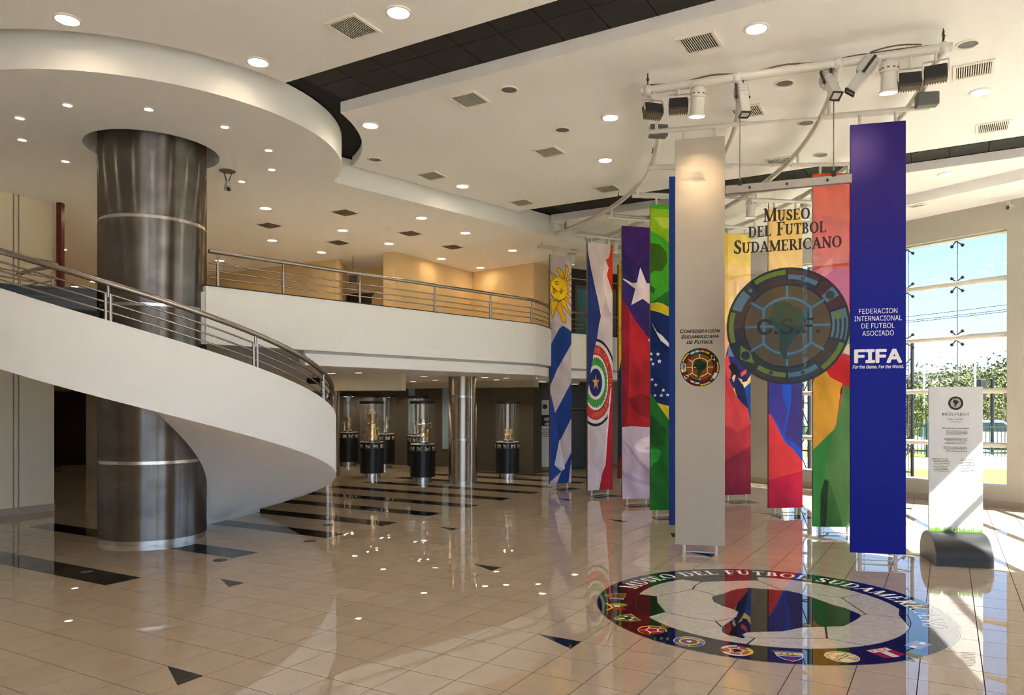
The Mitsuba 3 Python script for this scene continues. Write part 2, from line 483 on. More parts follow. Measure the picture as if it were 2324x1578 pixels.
near = halfplane((-2.98, 9.065), -A).difference(ring(2.9)).difference(halfplane(L0 - LN * 0.13, LD)).intersection(ROOM)
main = halfplane((-2.57, 10.02), A).intersection(halfplane((-0.27, 15.12), -A)).difference(ring(2.94)).difference(halfplane(L0 - LN * 0.13, LD)).intersection(ROOM)
strip = halfplane((7.10, 13.97), WD).intersection(ROOM)
far = halfplane((0.42, 15.99), A).difference(halfplane(L0 - LN * 0.05, LD)).difference(strip).intersection(ROOM)
struct('ceiling', extr(near, 5.87, 6.02), 'ceiling_paint', label='white plaster ceiling nearest the camera at upper left')
struct('ceiling', extr(main, 5.87, 6.02), 'ceiling_paint', label='white ceiling above the banners with downlights and air vents')
struct('ceiling', extr(far, 5.87, 6.02), 'ceiling_paint', label='white ceiling strip beyond the black gap near the window wall')
struct('ceiling', extr(strip, 5.68, 5.9), 'ceiling_paint', label='lowered white ceiling strip along the window wall')
low = hall.union(ring(2.63)).difference(ring(0.88)).intersection(ROOM)
struct('ceiling', extr(low, 5.57, 6.02), 'ceiling_paint', label='round drum ceiling over the steel column and ceiling of the upper floor')

# walls
def window_cut(frame, t0, t1, a, b, z0, z1, thick, mat_, name, label, extra=None):
    """An upright wall from t=a to t=b with an opening from t0 to t1 and z0 to z1."""
    if extra:
        u0, u1 = extra
        parts = [wallseg(frame(t1), frame(u0), 0, 6.1, thick), wallseg(frame(u1), frame(b), 0, 6.1, thick), wallseg(frame(u0), frame(u1), 0, .1, thick), wallseg(frame(u0), frame(u1), 5.8, 6.1, thick), wallseg(frame(a), frame(t0), 0, 6.1, thick), wallseg(frame(t0), frame(t1), 0, z0, thick), wallseg(frame(t0), frame(t1), z1, 6.1, thick)]
        return struct(name, parts, mat_, label=label)
    parts = [wallseg(frame(a), frame(t0), 0, 6.1, thick), wallseg(frame(t1), frame(b), 0, 6.1, thick), wallseg(frame(t0), frame(t1), 0, z0, thick), wallseg(frame(t0), frame(t1), z1, 6.1, thick)]
    return struct(name, parts, mat_, label=label)

ROWS = [0.42, 1.155, 2.18, 3.23, 4.28, 5.17]
def glazing(name, frame, t0, t1, cols, label, fittings=True):
    key = describe(numbered(name), label, kind='structure')
    ts = np.linspace(t0, t1, cols + 1)
    d = (frame(1) - frame(0))
    for i in range(cols):
        for z0, z1 in zip(ROWS[:-1], ROWS[1:]):
            v = np.array([[*frame(ts[i], .24), z0], [*frame(ts[i + 1], .24), z0], [*frame(ts[i + 1], .24), z1], [*frame(ts[i], .24), z1]])
            put('pane', trimesh.Trimesh(v, [[0, 1, 2], [0, 2, 3]], process=False), 'pane', key)
    for z in ROWS[1:-1]:
        put('transom', tube([[*frame(t0, .13), z], [*frame((t0 + t1) / 2, .13), z], [*frame(t1, .13), z]], 0.05, 12), 'frame_white', key, smooth=40, label='horizontal white tube')
    for t in ts[1:-1]:
        put('joint', tube([[*frame(t, .235), ROWS[0]], [*frame(t, .235), 3], [*frame(t, .235), ROWS[-1]]], 0.007, 6), 'grey_plastic', key)
        if fittings:
            for z in ROWS[1:]:
                m = []
                for sx in (-1, 1):
                    for sz in ((-1, 1) if z < 5 else (-1,)):
                        e = np.array([*frame(t + sx * .10, .22), z + sz * .13])
                        m += [cyl([*frame(t, .17), z + sz * .045], e, .011, 8), placed(trimesh.creation.icosphere(2, .032), *e)]
                put('glass_fitting', m, 'dark_metal', key, label='dark spider fitting')
    put('sill', wallseg(frame(t0, 0.0), frame(t1, 0.0), ROWS[0] - .035, ROWS[0], .3), 'light_grey', key)
    put('head', wallseg(frame(t0, .1), frame(t1, .1), ROWS[-1] - .03, ROWS[-1], .2), 'light_grey', key)
    return key

window_cut(wall_at, -2.965, 1.885, -14, 2.75 + .3, ROWS[0] - .02, 5.17, .30, 'wall_beige', 'wall_right', 'beige wall with the tall window on the right')
glazing('window_1', wall_at, -2.965, 1.885, 5, 'tall frameless glazed window with white tubes looking onto lawn and trees')
window_cut(side_at, 0.25, 6.8, 0.0, S_END, ROWS[0] - .02, 5.17, .30, 'wall_beige', 'wall_side', 'beige side wall beyond the right edge', (12.6, 17.8))
glazing('window_2', side_at, 0.25, 6.8, 6, 'second glazed window in the side wall beyond the right edge', False)
front_at = lambda t, off=0.0: np.array([Q[0] - t, -5.0 - off])
window_cut(front_at, .3, 10.5, 0.0, Q[0] + 10.5, .1, 5.8, .3, 'wall_beige', 'wall_front', 'beige wall behind the camera')
key = describe('window_3', 'window behind the camera', kind='structure')
for i in range(9):
    put('mullion', box(Q[0] - .3 - 1.275 * i - .05, Q[0] - .3 - 1.275 * i + .05, -5.2, -5.1, .1, 5.8), 'frame_white', key)
for p, q in ((LEFT_START, (-10.5, -5)),):
    struct('wall_near', wallseg(q, p, 0, 6.1, .3), 'wall_beige', label='beige wall left of the camera')
dark = np.array([(-8.9, 13.6)])
struct('wall_far', [wallseg(p, q, 0, 6.1, .3) for p, q in (((-8.95, 13.55), (-17, 17.8)), ((-17, 30), (-17, 18)), ((-0.6, 30), (-17, 30)), (tuple(wall_at(-14)), (-0.6, 30)))], 'tan_paint', label='tan wall far behind the upper floor')
# the tall panelled wall at the left edge
key = describe('wall_left', 'tall cream panelled wall at the left edge behind the stair', kind='structure')
for a, b in ((0, 5.0), (5.02, 10.05), (10.07, 11.12), (11.145, 11.20), (11.225, 11.80)):
    p, q = LEFT_START + B * a, LEFT_START + B * b
    put('wall_panel', wallseg(p, q, 0.0, 6.1, .25), 'cream_paint', key)
put('backing', wallseg(LEFT_START - A * .06, LEFT_END - A * .06 - B * .02, 0, 6.1, .12), 'panel_edge', key)
struct('baseboard_left', wallseg(LEFT_START + A * .015, LEFT_END + A * .015, 0, .13, .02), 'base_stone', label='stone baseboard of the cream wall')
struct('baseboard_right', wallseg(wall_at(-14, -.02), wall_at(2.75, -.02), 0, .13, .025), 'base_stone', label='stone baseboard under the window')
struct('trim_1', placed(box(-.045, .045, -.05, .05, 3.54, 5.57), *(LEFT_END + A * 0.09 + B * .06), 0), 'red_trim', label='dark red upright at the edge of the cream wall')

# upper floor
notch = Polygon([tuple(COL)] + arc_pts(*COL, 2.56, 2.56, -170, -3, 34))
edge = lambda s, off=0.0: L0 + LD * s + LN * off
BEND = [edge(-2.05), edge(4.93), np.array([.42, 16.45]), np.array([.62, 17.40]), np.array([1.6, 18.15]), np.array([1.6, 18.15]) + LD * 7]
def along(z0, z1, off, thick, pts=None):
    # a strip of the given thickness behind the bent edge, off metres back from it
    ln = LineString(pts or BEND)
    g = ln.buffer(off + thick, single_sided=True, join_style='mitre')
    if off > 0:
        g = g.difference(ln.buffer(off, single_sided=True, join_style='mitre').buffer(1e-4))
    elif off < 0:
        g = g.union(ln.buffer(off, single_sided=True, join_style='mitre'))
    return extr(g, z0, z1)
beyond = Polygon(BEND[1:] + [edge(16, -4), edge(4.93, -.001)]).buffer(0.001)
slab = halfplane(L0, LD).difference(beyond).difference(notch).difference(ring(.70)).intersection(ROOM)
struct('balcony', extr(slab, 2.79, 3.54), 'white_paint', label='upper floor slab with a white fascia')
put('parapet', along(2.79, 3.625, 0, .12), 'white_paint', 'balcony', label='white fascia facing the hall')
put('coping', along(3.625, 3.64, -.01, .14), 'black_plastic', 'balcony', label='thin dark edge on top of the fascia')
LOWER = [edge(-.445)] + BEND[1:]
put('lower_band', along(2.55, 2.74, .05, .2, LOWER), 'white_paint', 'balcony', label='lower white band under the fascia')
put('shadow_groove', along(2.70, 2.80, .11, .1, LOWER), 'light_grey', 'balcony')
under = halfplane(L0 + LN * .2, LD).difference(beyond.buffer(.2)).difference(ring(2.9)).intersection(ROOM)
struct('ceiling', extr(under, 2.60, 2.79), 'ceiling_paint', label='ceiling under the upper floor above the trophy cases')
bulk = [(-6.6, 16.9), (-2.88, 16.55), (-2.88, 17.2), (-6.6, 17.6)]
struct('trim_2', extr(Polygon(bulk), 2.24, 2.6), 'cream_paint', label='cream bulkhead hanging under the upper floor')
# upper hall walls
tan = [(-16.9, 25.3), (-9.15, 20.9), (-5.53, 18.85), (-4.76, 18.53), (-4.92, 19.75), (-3.86, 19.58), (-3.51, 17.73), (-3.2, 17.6), (-1.57, 20.38), (0.10, 18.99), (0.50, 19.38)]
struct('wall_upper', [wallseg(p, q, 3.54, 5.57, .1) for p, q in zip(tan[:-1], tan[1:])], 'tan_paint', label='warm tan walls of the upper floor')
struct('wall_end', [wallseg((0.50, 19.38), (4.4, 22.0), 3.54, 5.57, .1)], 'black_plastic', label='dark wall with a glazed door at the end of the upper floor')
d = np.array([3.9, 2.62]); d /= np.linalg.norm(d)
e = lambda s, off: np.array([0.50, 19.38]) + d * s + np.array([d[1], -d[0]]) * off
key = describe('door_1', 'dark framed glazed door on the upper floor between two banners', kind='structure')
put('door_frame', [wallseg(e(.85, .03), e(.93, .03), 3.54, 5.05, .06), wallseg(e(2.2, .03), e(2.28, .03), 3.54, 5.05, .06), wallseg(e(.85, .03), e(2.28, .03), 5.05, 5.13, .06)], 'panel_edge', key)
put('door_glass', wallseg(e(.93, .02), e(2.2, .02), 3.54, 5.05, .03), 'teal_glass', key, label='teal glass')
put('light_rail', wallseg(e(.35, .06), e(2.4, .06), 5.28, 5.30, .03), 'gold', key)
key = describe('door_2', 'dark wooden door at the back of the upper floor recess', kind='structure')
put('door_leaf', wallseg((-4.80, 19.66), (-4.2, 19.57), 3.54, 4.82, .06), 'dark_wood', key)
put('door_frame', [wallseg((-4.86, 19.64), (-4.14, 19.535), 4.82, 4.87, .06), wallseg((-4.86, 19.64), (-4.80, 19.63), 3.54, 4.87, .06)], 'dark_wood', key)
# dark walls under the upper floor
struct('wall_trophy', [wallseg((-8.5, 25.0), (-1.40, 22.4), 0, 2.42, .15)], 'granite', label='dark granite wall behind the trophy cases')
struct('wall_trophy_001', [wallseg((-1.55, 21.45), (0.10, 20.42), 0, 2.40, .45)], 'granite', label='dark granite wall block right of the round column')
struct('wall_above', [wallseg((-8.5, 25.05), (-1.40, 22.45), 2.42, 2.6, .12), wallseg((-1.55, 21.6), (0.10, 20.55), 2.40, 2.6, .3)], 'cream_paint', label='cream wall strip above the dark granite')
key = describe('window_4', 'narrow pale blue glass strips in the dark trophy wall', kind='structure')
for u in (935, 1012):
    t = (u - 1202) / 1678
    s = np.array([-8.5, 25.0]); dd = np.array([7.1, -2.6]) / math.hypot(7.1, 2.6)
    k = (s[0] - t * s[1]) / (t * dd[1] - dd[0])
    p = s + dd * k + np.array([dd[1], -dd[0]]) * .03
    put('glass_strip', wallseg(p - dd * .11, p + dd * .11, .55 if u > 1000 else 1.0, 2.42, .03), 'blind_blue', key)
struct('wall_dark', [wallseg((0.32, 21.9), (5.2, 23.6), 0, 2.6, .15)], 'door_dark', label='black wall behind the first banners')
key = describe('door_3', 'black double door behind the banners', kind='structure')
for x in (1.35, 2.1):
    put('door_leaf', placed(rbox(.66, .05, 1.75, .012), x, 21.86 + (x - .32) * .348 - .06, .875, math.atan2(1.7, 4.88)), 'door_dark', key)
put('door_frame', placed(rbox(1.6, .05, .08, .012), 1.73, 22.3, 1.80, math.atan2(1.7, 4.88)), 'panel_edge', key)
struct('wall_maroon', [wallseg((-17, 24.9), (-14.1, 23.5), 0, 2.35, .15)], 'maroon', label='dark maroon wall far left under the stair')
struct('wall_maroon_001', [wallseg((-14.1, 23.5), (-12.5, 23.1), 0, 2.6, .15)], 'cream_paint', label='pale wall far left beside the maroon wall')


# ---------------------------------------------------------------- columns
def column(name, label, x, y, r, top, joints, bsdf):
    t = thing(name, label, 'column')
    zs = [0.065] + joints + [top]
    for z0, z1 in zip(zs[:-1], zs[1:]):
        a = z0 + .045 if z0 > .1 else z0
        m, uv = lathe([(r - .008, a), (r, a + .003), (r, z1 - .003), (r - .008, z1)], 96, True)
        put('drum', placed(m, x, y), bsdf, t, smooth=True, uv=uv)
    for z in joints:
        put('joint_ring', placed(lathe([(r - .008, z - .002), (r - .010, z), (r - .010, z + .045), (r - .008, z + .047)], 96), x, y), 'chrome', t, smooth=30, label='polished joint ring')
    put('base_band', placed(lathe([(r - .012, 0), (r - .012, .065), (r - .02, .067)], 96), x, y), 'chrome', t, smooth=30, label='polished base band')
    return t

column('steel_column', 'wide brushed steel column inside the spiral stair', *COL, .703, 6.02, [1.10, 2.18, 3.26, 4.46], 'brushed_steel')
column('steel_column', 'slim polished steel column in front of the trophy wall', -1.64, 18.1, .345, 2.61, [1.05, 2.09], 'column_steel')
column('steel_column', 'slim polished steel column half hidden by the right edge of the stair', -5.495, 20.05, .345, 2.61, [1.05, 2.09], 'column_steel')

# ---------------------------------------------------------------- the spiral stair
RO, RI = 2.55, 2.43
zb = lambda th: 0.01286 * (80.4 - th)
BAND = 0.88
stair = thing('spiral_staircase', 'white spiral staircase winding round the wide steel column', 'staircase')
def helix(r, dz, th0, th1, n):
    t = np.linspace(th0, th1, n)
    return np.column_stack([COL[0] + r * np.cos(np.radians(t)), COL[1] + r * np.sin(np.radians(t)), zb(t) + dz])
def band(r0, r1, dz0, dz1, th0, th1, n=120):
    c = [helix(r1, dz0, th0, th1, n), helix(r1, dz1, th0, th1, n), helix(r0, dz1, th0, th1, n), helix(r0, dz0, th0, th1, n)]
    v = np.stack(c, 1).reshape(-1, 3)
    v[:, 2] = np.maximum(v[:, 2], 0.0)
    f = []
    for i in range(n - 1):
        for j in range(4):
            k = (j + 1) % 4
            q = [i * 4 + j, (i + 1) * 4 + j, (i + 1) * 4 + k, i * 4 + k]
            f += [[q[0], q[1], q[2]], [q[0], q[2], q[3]]]
    e = (n - 1) * 4
    f += [[0, 1, 2], [0, 2, 3], [e, e + 2, e + 1], [e, e + 3, e + 2]]
    m = trimesh.Trimesh(v, f, process=False)
    m.fix_normals()
    return m
put('stringer', band(RI, RO, 0.0, BAND, 77.0, -166, 160), 'white_paint', stair, smooth=40, label='broad white curved side panel')
put('soffit', band(.70, RI, 0.0, 0.06, 77.0, -166, 160), 'white_paint', stair, smooth=40, label='white curved underside')
N_STEP = 20
ths = np.linspace(77, -167.5, N_STEP + 1)
for i in range(N_STEP):
    a0, a1 = ths[i], ths[i + 1]
    z1 = 0.30 + 3.24 * i / (N_STEP - 1.0)
    g = Polygon(arc_pts(*COL, .71, .71, a0, a1, 5) + arc_pts(*COL, RI, RI, a1, a0, 8))
    lo = max(zb(a1) + 0.02, 0.0)
    m = extr(g, lo, z1 - .03)
    nose = extr(Polygon(arc_pts(*COL, .71, .71, a0 + 1.2, a1, 5) + arc_pts(*COL, RI, RI, a1, a0 + .6, 8)), z1 - .03, z1)
    st = put('step', m, 'step_stone', stair, label='black stone step')
    put('tread', nose, 'step_stone', st)
put('landing_edge', extr(Polygon(arc_pts(*COL, .71, .71, -166, -172, 4) + arc_pts(*COL, RO, RO, -172, -166, 4)), 3.30, 3.545), 'step_stone', stair)
put('curb', placed(box(.70, 2.62, -.03, .05, 0, .13), *COL, 0, math.radians(77.3)), 'light_grey', stair, label='pale stone curb at the foot')
put('handrail', tube(helix(2.49, BAND + .42, 70, -172, 140), .034, 12), 'rail_steel', stair, smooth=True, label='steel handrail')
for dz in (.10, .20, .30):
    put('rail_bar', tube(helix(2.49, BAND + dz, 70, -172, 140), .011, 8), 'rail_steel', stair, smooth=True)
for th in (62, 30, -3, -36, -73.5, -110, -146):
    p = helix(2.49, 0, th, th - .1, 2)[0]
    z = zb(th) + BAND
    tx, ty = -math.sin(math.radians(th)), math.cos(math.radians(th))
    m = [cyl([p[0] + s * tx * .024, p[1] + s * ty * .024, z - .05], [p[0] + s * tx * .024, p[1] + s * ty * .024, z + .30], .019) for s in (-1, 1)]
    m.append(cyl([p[0], p[1], z + .26], [p[0], p[1], z + .42], .016))
    put('rail_post', m, 'rail_steel', stair, smooth=40, label='paired steel post')


def railing(name, label, pts, z, posts, h=.5):
    t = thing(name, label, 'railing')
    P = np.array(pts, float)
    line = lambda dz: np.column_stack([P, np.full(len(P), z + dz)])
    put('handrail', tube(line(h), .033, 12), 'rail_steel', t, smooth=True)
    for dz in (.12, .22, .33):
        put('rail_bar', tube(line(dz), .011, 8), 'rail_steel', t, smooth=True)
    for x, y in posts:
        m = [cyl([x, y, z - .02], [x, y, z + .35], .024), cyl([x, y, z + .33], [x, y, z + h], .015)]
        put('rail_post', m, 'rail_steel', t, smooth=40)
    return t

RAIL = [edge(s, .06) for s in np.linspace(-1.98, 4.90, 14)] + [np.array([.36, 16.47]), np.array([.56, 17.43]), np.array([1.55, 18.2]), np.array([1.55, 18.2]) + LD * 3, np.array([1.55, 18.2]) + LD * 6.5]
railing('balcony_railing', 'long steel railing on the white fascia of the upper floor', RAIL, 3.64, [edge(s, .06) for s in (-1.85, -.82, .58, 2.22, 3.65, 4.86)] + [RAIL[-4], RAIL[-3]] + [RAIL[-3] + LD * k for k in (1.3, 2.6, 3.9, 5.2)])
railing('landing_railing', 'short steel railing at the head of the spiral stair', [(-7.75, 9.9), (-7.55, 10.7), (-7.36, 11.5), (-7.45, 11.62), (-8.0, 11.95), (-8.55, 12.35)], 3.54, [(-7.38, 11.45), (-8.45, 12.25)], .56)


# ---------------------------------------------------------------- ceiling lights and vents
def downlight(x, y, z, r, lit, label, group):
    t = thing('downlight', label, 'ceiling light', group)
    put('trim', placed(lathe([(r * 1.22, .0), (r * 1.2, -.012), (r, -.014), (r * .97, .005)], 24), x, y, z), 'frame_white', t, smooth=30)
    if lit:
        put('lamp', placed(disc(r * .98, -.004), x, y, z), 'frame_white', t, emit=np.array(lit) * LAMP, label='glowing lamp')
    else:
        put('lens', placed(disc(r * .98, -.003), x, y, z), 'grey_plastic', t, label='unlit grey lens')
WARM, COOL = (1.0, 0.80, 0.55), (1.0, 0.90, 0.74)
for (x, y), where in zip([(-6.48, 9.4), (-5.62, 8.99), (-4.7, 9.12), (-4.0, 9.7), (-6.98, 10.17), (-6.95, 11.07), (-3.74, 10.59), (-4.0, 11.46), (-4.7, 12.07)], ['at the far left, the upper one', 'highest in the picture, left of the wide column', 'right above the left half of the wide column', 'right of the top of the wide column', 'at the far left, the lower one', 'just left below the recess of the wide column', 'furthest right, the upper of two', 'furthest right, the lower of two', 'just right of the security camera']):
    downlight(x, y, 5.57, .05, (14, 11, 8), 'small drum ceiling spot ' + where, 'small spots in the drum ceiling')
for (x, y), where in zip([(-4.9, 13.72), (-3.91, 15.45), (-2.11, 14.43), (-1.36, 15.69), (-5.71, 16.4), (-3.18, 16.71), (-4.98, 17.68), (-0.4, 17.47), (-1.31, 19.65), (-2.2, 18.45), (-7.84, 18.7), (-8.05, 14.2), (-10.97, 17.33), (-14.02, 22.8), (-12.9, 21.9)], ['nearest the wide column, above the first diffuser', 'between two diffusers, left of the smoke detector', 'closest to the white ceiling step', 'near the white ceiling step, second from the banners', 'below the leftmost diffuser', 'in the middle, above the tan corner wall', 'second row back above the rail, left of the door', 'furthest right, near the sun flag banner', 'lighting the corner of the tan walls', 'above the recess beside the tan corner', 'just over the left end of the long rail', 'beside the dark red upright, the upper one', 'left of the wide column, over the stair rail', 'far back left of the wide column, the lower one', 'far back left, right beside the wide column']):
    downlight(x, y, 5.57, .10, (17, 12.5, 7.4), 'upper floor downlight ' + where, 'downlights over the upper floor')
for (x, y), lab in zip([(-4.74, 7.58), (-3.13, 8.52), (-1.32, 7.44)], ['large lit downlight nearest the upper left corner', 'large lit downlight above the rim of the drum', 'large lit downlight beside the big air vent at the top']):
    downlight(x, y, 5.87, .11, (16, 13, 9), lab, None)
for (x, y), where in zip([(-2.25, 10.45), (1.11, 10.16), (1.22, 11.93), (-1.21, 13.35), (2.38, 7.76), (5.69, 9.33)], ['beside the curved gap at the drum', 'left of the pipe frame, the upper one', 'left of the curved pipe, the lower one', 'between the vents along the lower edge', 'at the top above the pipe frame', 'at the right between two vents']):
    downlight(x, y, 5.87, .105, (16, 13.5, 10), 'lit main ceiling downlight ' + where, 'lit downlights in the main ceiling')
for (x, y), where in zip([(-0.26, 9.27), (0.47, 10.62), (-2.49, 11.91), (4.8, 8.1), (3.13, 9.08), (3.87, 10.35), (4.6, 11.68)], ['right of a square vent near the black band', 'in the middle left of the pipe frame', 'beside the drum, lowest on the left', 'right of the end of the front pipe', 'seen under the middle of the front pipe', 'between the pipes above the glass sign', 'left of the top of the blue banner']):
    downlight(x, y, 5.87, .10, None, 'unlit grey downlight ' + where, 'unlit downlights in the main ceiling')
downlight(7.13, 12.66, 5.87, .105, (16, 14, 11), 'lit downlight in the ceiling strip beyond the black gap', None)
for (x, y), where in zip([(-4.29, 16.0), (-3.61, 15.6), (-3.22, 17.82), (-2.53, 17.69), (-1.11, 18.3), (-0.59, 18.54), (0.22, 18.6), (-4.0, 20.2), (-2.6, 20.4), (-0.9, 20.0), (-6.5, 21.0), (-5.2, 22.0), (-3.4, 21.6), (-14.0, 21.5), (-11.2, 18.2), (-9.6, 15.4)], ['in front of the bulkhead, beside the stair rail end', 'in front of the bulkhead, second from the stair', 'at the right end of the bulkhead', 'left of the slim round column', 'just right of the slim round column', 'above the lone trophy case', 'left of the sun flag banner', 'behind the bulkhead over the cup case', 'behind the slim column', 'close to the dark wall block', 'over the leftmost trophy case', 'far back over the trophy wall', 'far back behind the front case', 'far left beyond the cream wall', 'left behind the wide column, further back', 'left behind the wide column, nearest the cream wall']):
    downlight(x, y, 2.60, .075, (9, 7, 4.5), 'low ceiling downlight ' + where, 'downlights over the trophy area')

def vent(x, y, z, w, label, group, ang=math.atan2(A[1], A[0]), d=None):
    d = d or w
    t = thing('air_vent', label, 'air vent', group)
    f = .03
    put('frame', placed(extr(sbox(-w / 2, -d / 2, w / 2, d / 2).difference(sbox(-w / 2 + f, -d / 2 + f, w / 2 - f, d / 2 - f)), -.018, 0), x, y, z, ang), 'frame_white', t)
    put('backing', placed(box(-w / 2 + f, w / 2 - f, -d / 2 + f, d / 2 - f, -.003, 0), x, y, z, ang), 'dark_void', t)
    n = int((w - 2 * f) / .023)
    put('slats', [placed(placed(rbox(.0125, d - 2 * f, .003, .001), ry=.35), *(np.array([x, y]) + (-w / 2 + f + (i + .5) * (w - 2 * f) / n) * np.array([math.cos(ang), math.sin(ang)])), z - .010, ang) for i in range(n)], 'frame_white', t, kind='stuff', label='fine white slats')
vent(-1.85, 7.74, 5.87, .42, 'large square air vent in the upper left ceiling', None)
for (x, y), where in zip([(-0.78, 9.57), (0.3, 11.54), (-1.69, 12.74), (1.42, 13.51), (-0.15, 14.43)], ['nearest the black band', 'in the middle of the main ceiling', 'furthest left near the drum', 'beside the curved pipe', 'nearest the pointed corner of the main ceiling']):
    vent(x, y, 5.87, .42, 'square white air vent ' + where, 'square vents left of the banners')
for (x, y), where in zip([(1.85, 8.06), (2.93, 9.96), (4.06, 12.0), (5.23, 8.71), (6.58, 10.5)], ['highest, above the front pipe', 'seen behind the lit square spotlight', 'seen above the glass sign rail', 'right of the front pipe end', 'furthest right above the black gap']):
    vent(x, y, 5.87, .42, 'square air vent ' + where, 'square vents over the pipe frame')
vent(2.36, 15.29 + .35, 5.87, .42, 'square air vent in the strip ceiling behind the green banner', None)
vent(7.31, 13.95, 5.68, .30, 'small dark air vent in the lowered strip by the window', None, math.atan2(WD[1], WD[0]), .16)
def cone_vent(x, y, z, w, where):
    t = thing('ceiling_diffuser', 'dark stepped air diffuser ' + where, 'air vent', 'stepped diffusers over the upper floor')
    ang = math.atan2(A[1], A[0])
    sq = lambda k: sbox(-w / 2 * k, -w / 2 * k, w / 2 * k, w / 2 * k)
    put('frame', placed(extr(sq(1).difference(sq(.88)), -.012, 0), x, y, z, ang), 'frame_white', t)
    put('backing', placed(extr(sq(.9), -.002, 0), x, y, z, ang), 'dark_void', t)
    for k, dz in ((.78, .03), (.52, .05)):
        put('cone', placed(trimesh.convex.convex_hull([[a * w / 2 * q, b * w / 2 * q, -h] for a in (-1, 1) for b in (-1, 1) for q, h in ((k, .004), (k - .16, dz), (k - .1, .004))]), x, y, z, ang), 'panel_edge', t)
for (x, y), where in zip([(-5.29, 15.03), (-3.5, 14.03), (-4.29, 16.62), (-2.54, 15.73), (-1.78, 17.08)], ['furthest left over the upper floor', 'highest, near the white ceiling step', 'second from the left and lowest of the left three', 'fourth from the left right of the smoke detector', 'furthest right above the tan walls']):
    cone_vent(x, y, 5.57, .42, where)

# ---------------------------------------------------------------- the pipe frame over the banners
RC = np.array([-6.58, 11.66])
ringpt = lambda r, a: RC + r * np.array([math.cos(math.radians(a)), math.sin(math.radians(a))])
RADII = (8.48, 9.51, 10.58, 11.60)
ZP, ZC = 5.665, 5.47
truss = thing('pipe_frame', 'white curved pipe frame hanging under the ceiling over the flag banners', 'pipe frame')
for r in RADII:
    put('curved_pipe', tube([[*ringpt(r, a), ZP] for a in np.linspace(-19.6, 38.5, 70)], .042, 12), 'pipe_white', truss, smooth=True)
put('front_pipe', tube([[*ringpt(r, -19.6), ZP] for r in np.linspace(8.40, 11.68, 6)], .048, 12), 'pipe_white', truss, smooth=40, label='straight front pipe')
put('back_pipe', tube([[*ringpt(r, 38.5), ZP] for r in np.linspace(8.48, 11.60, 6)], .042, 12), 'pipe_white', truss, smooth=40)
for r in RADII:
    put('pipe_joint', placed(trimesh.creation.icosphere(2, .066), *ringpt(r, -19.6), ZP), 'pipe_white', truss, smooth=True, label='round pipe joint')
ANG = [-14.0, -3.8, 6.4, 16.4, 26.4, 36.0]
for a in ANG:
    for r0, r1 in ((8.48, 9.51), (10.58, 11.60)):
        put('cross_tube', tube([[*ringpt(r, a), ZC] for r in np.linspace(r0 - .1, r1 + .1, 4)], .030, 10), 'pipe_white', truss, smooth=40)
        for r in (r0, r1):
            put('dropper', cyl([*ringpt(r, a), ZC], [*ringpt(r, a), ZP], .022), 'pipe_white', truss, smooth=40)
    put('tie_pipe', tube([[*ringpt(r, a + 3.2), ZP] for r in np.linspace(8.48, 11.60, 4)], .022, 8), 'pipe_white', truss, smooth=40)
for r, a in [(8.48, -19.6), (11.60, -19.6)] + [(r, a) for a in (-2, 14, 30) for r in (8.48, 11.60)]:
    x, y = ringpt(r, a)
    put('hanging_chain', [cyl([x, y, ZP + .04], [x, y, 5.87], .006, 6)] + [placed(trimesh.creation.torus(.016, .005, 8, 6), x, y, ZP + .06 + .035 * i, math.pi / 2 * (i % 2), math.pi / 2) for i in range(4)], 'dark_metal', truss)
put('cable', [tube([[*(ringpt(r, -19.6) + np.array([0, -.02 * math.sin(r * 9)])), ZP + .052 + .012 * math.sin(r * 7)] for r in np.linspace(8.5, 11.55, 60)], .009, 6), tube([[*ringpt(r, -19.6), ZP + .07 + .03 * math.sin((r - 10.9) / .5 * math.pi)] for r in np.linspace(10.9, 11.4, 20)], .008, 6)], 'panel_edge', truss, smooth=True, label='grey cables tied along the front pipe')

P0, P1 = ringpt(8.48, -19.6), ringpt(11.60, -19.6)
PD = (P1 - P0) / np.linalg.norm(P1 - P0)
def on_pipe(u):
    k = (u - 1202) / 1678.0
    t = (k * P0[1] - P0[0]) / (PD[0] - k * PD[1])
    return P0 + PD * t
def floodlight(x, y, z, ang, tilt, label):
    t = thing('floodlight', label, 'floodlight')
    M = lambda m: placed(m, x, y, z, ang, tilt)
    put('body', M(cat_([placed(rbox(.225, .10, .16, .02), 0, .055, 0)] + [placed(rbox(.012, .11, .17, .004), -.10 + .025 * i, .06, .004) for i in range(9)])), 'panel_edge', t)
    put('glass', M(placed(rbox(.215, .02, .15, .008), 0, -.008, 0)), 'black_plastic', t, label='dark front glass')
    put('yoke', [M(m) for m in (box(-.125, -.117, -.012, .012, -.02, .13), box(.117, .125, -.012, .012, -.02, .13), box(-.125, .125, -.012, .012, .122, .13))] + [cyl([x, y, z + .10], [x, y, ZP], .016)], 'pipe_white', t)
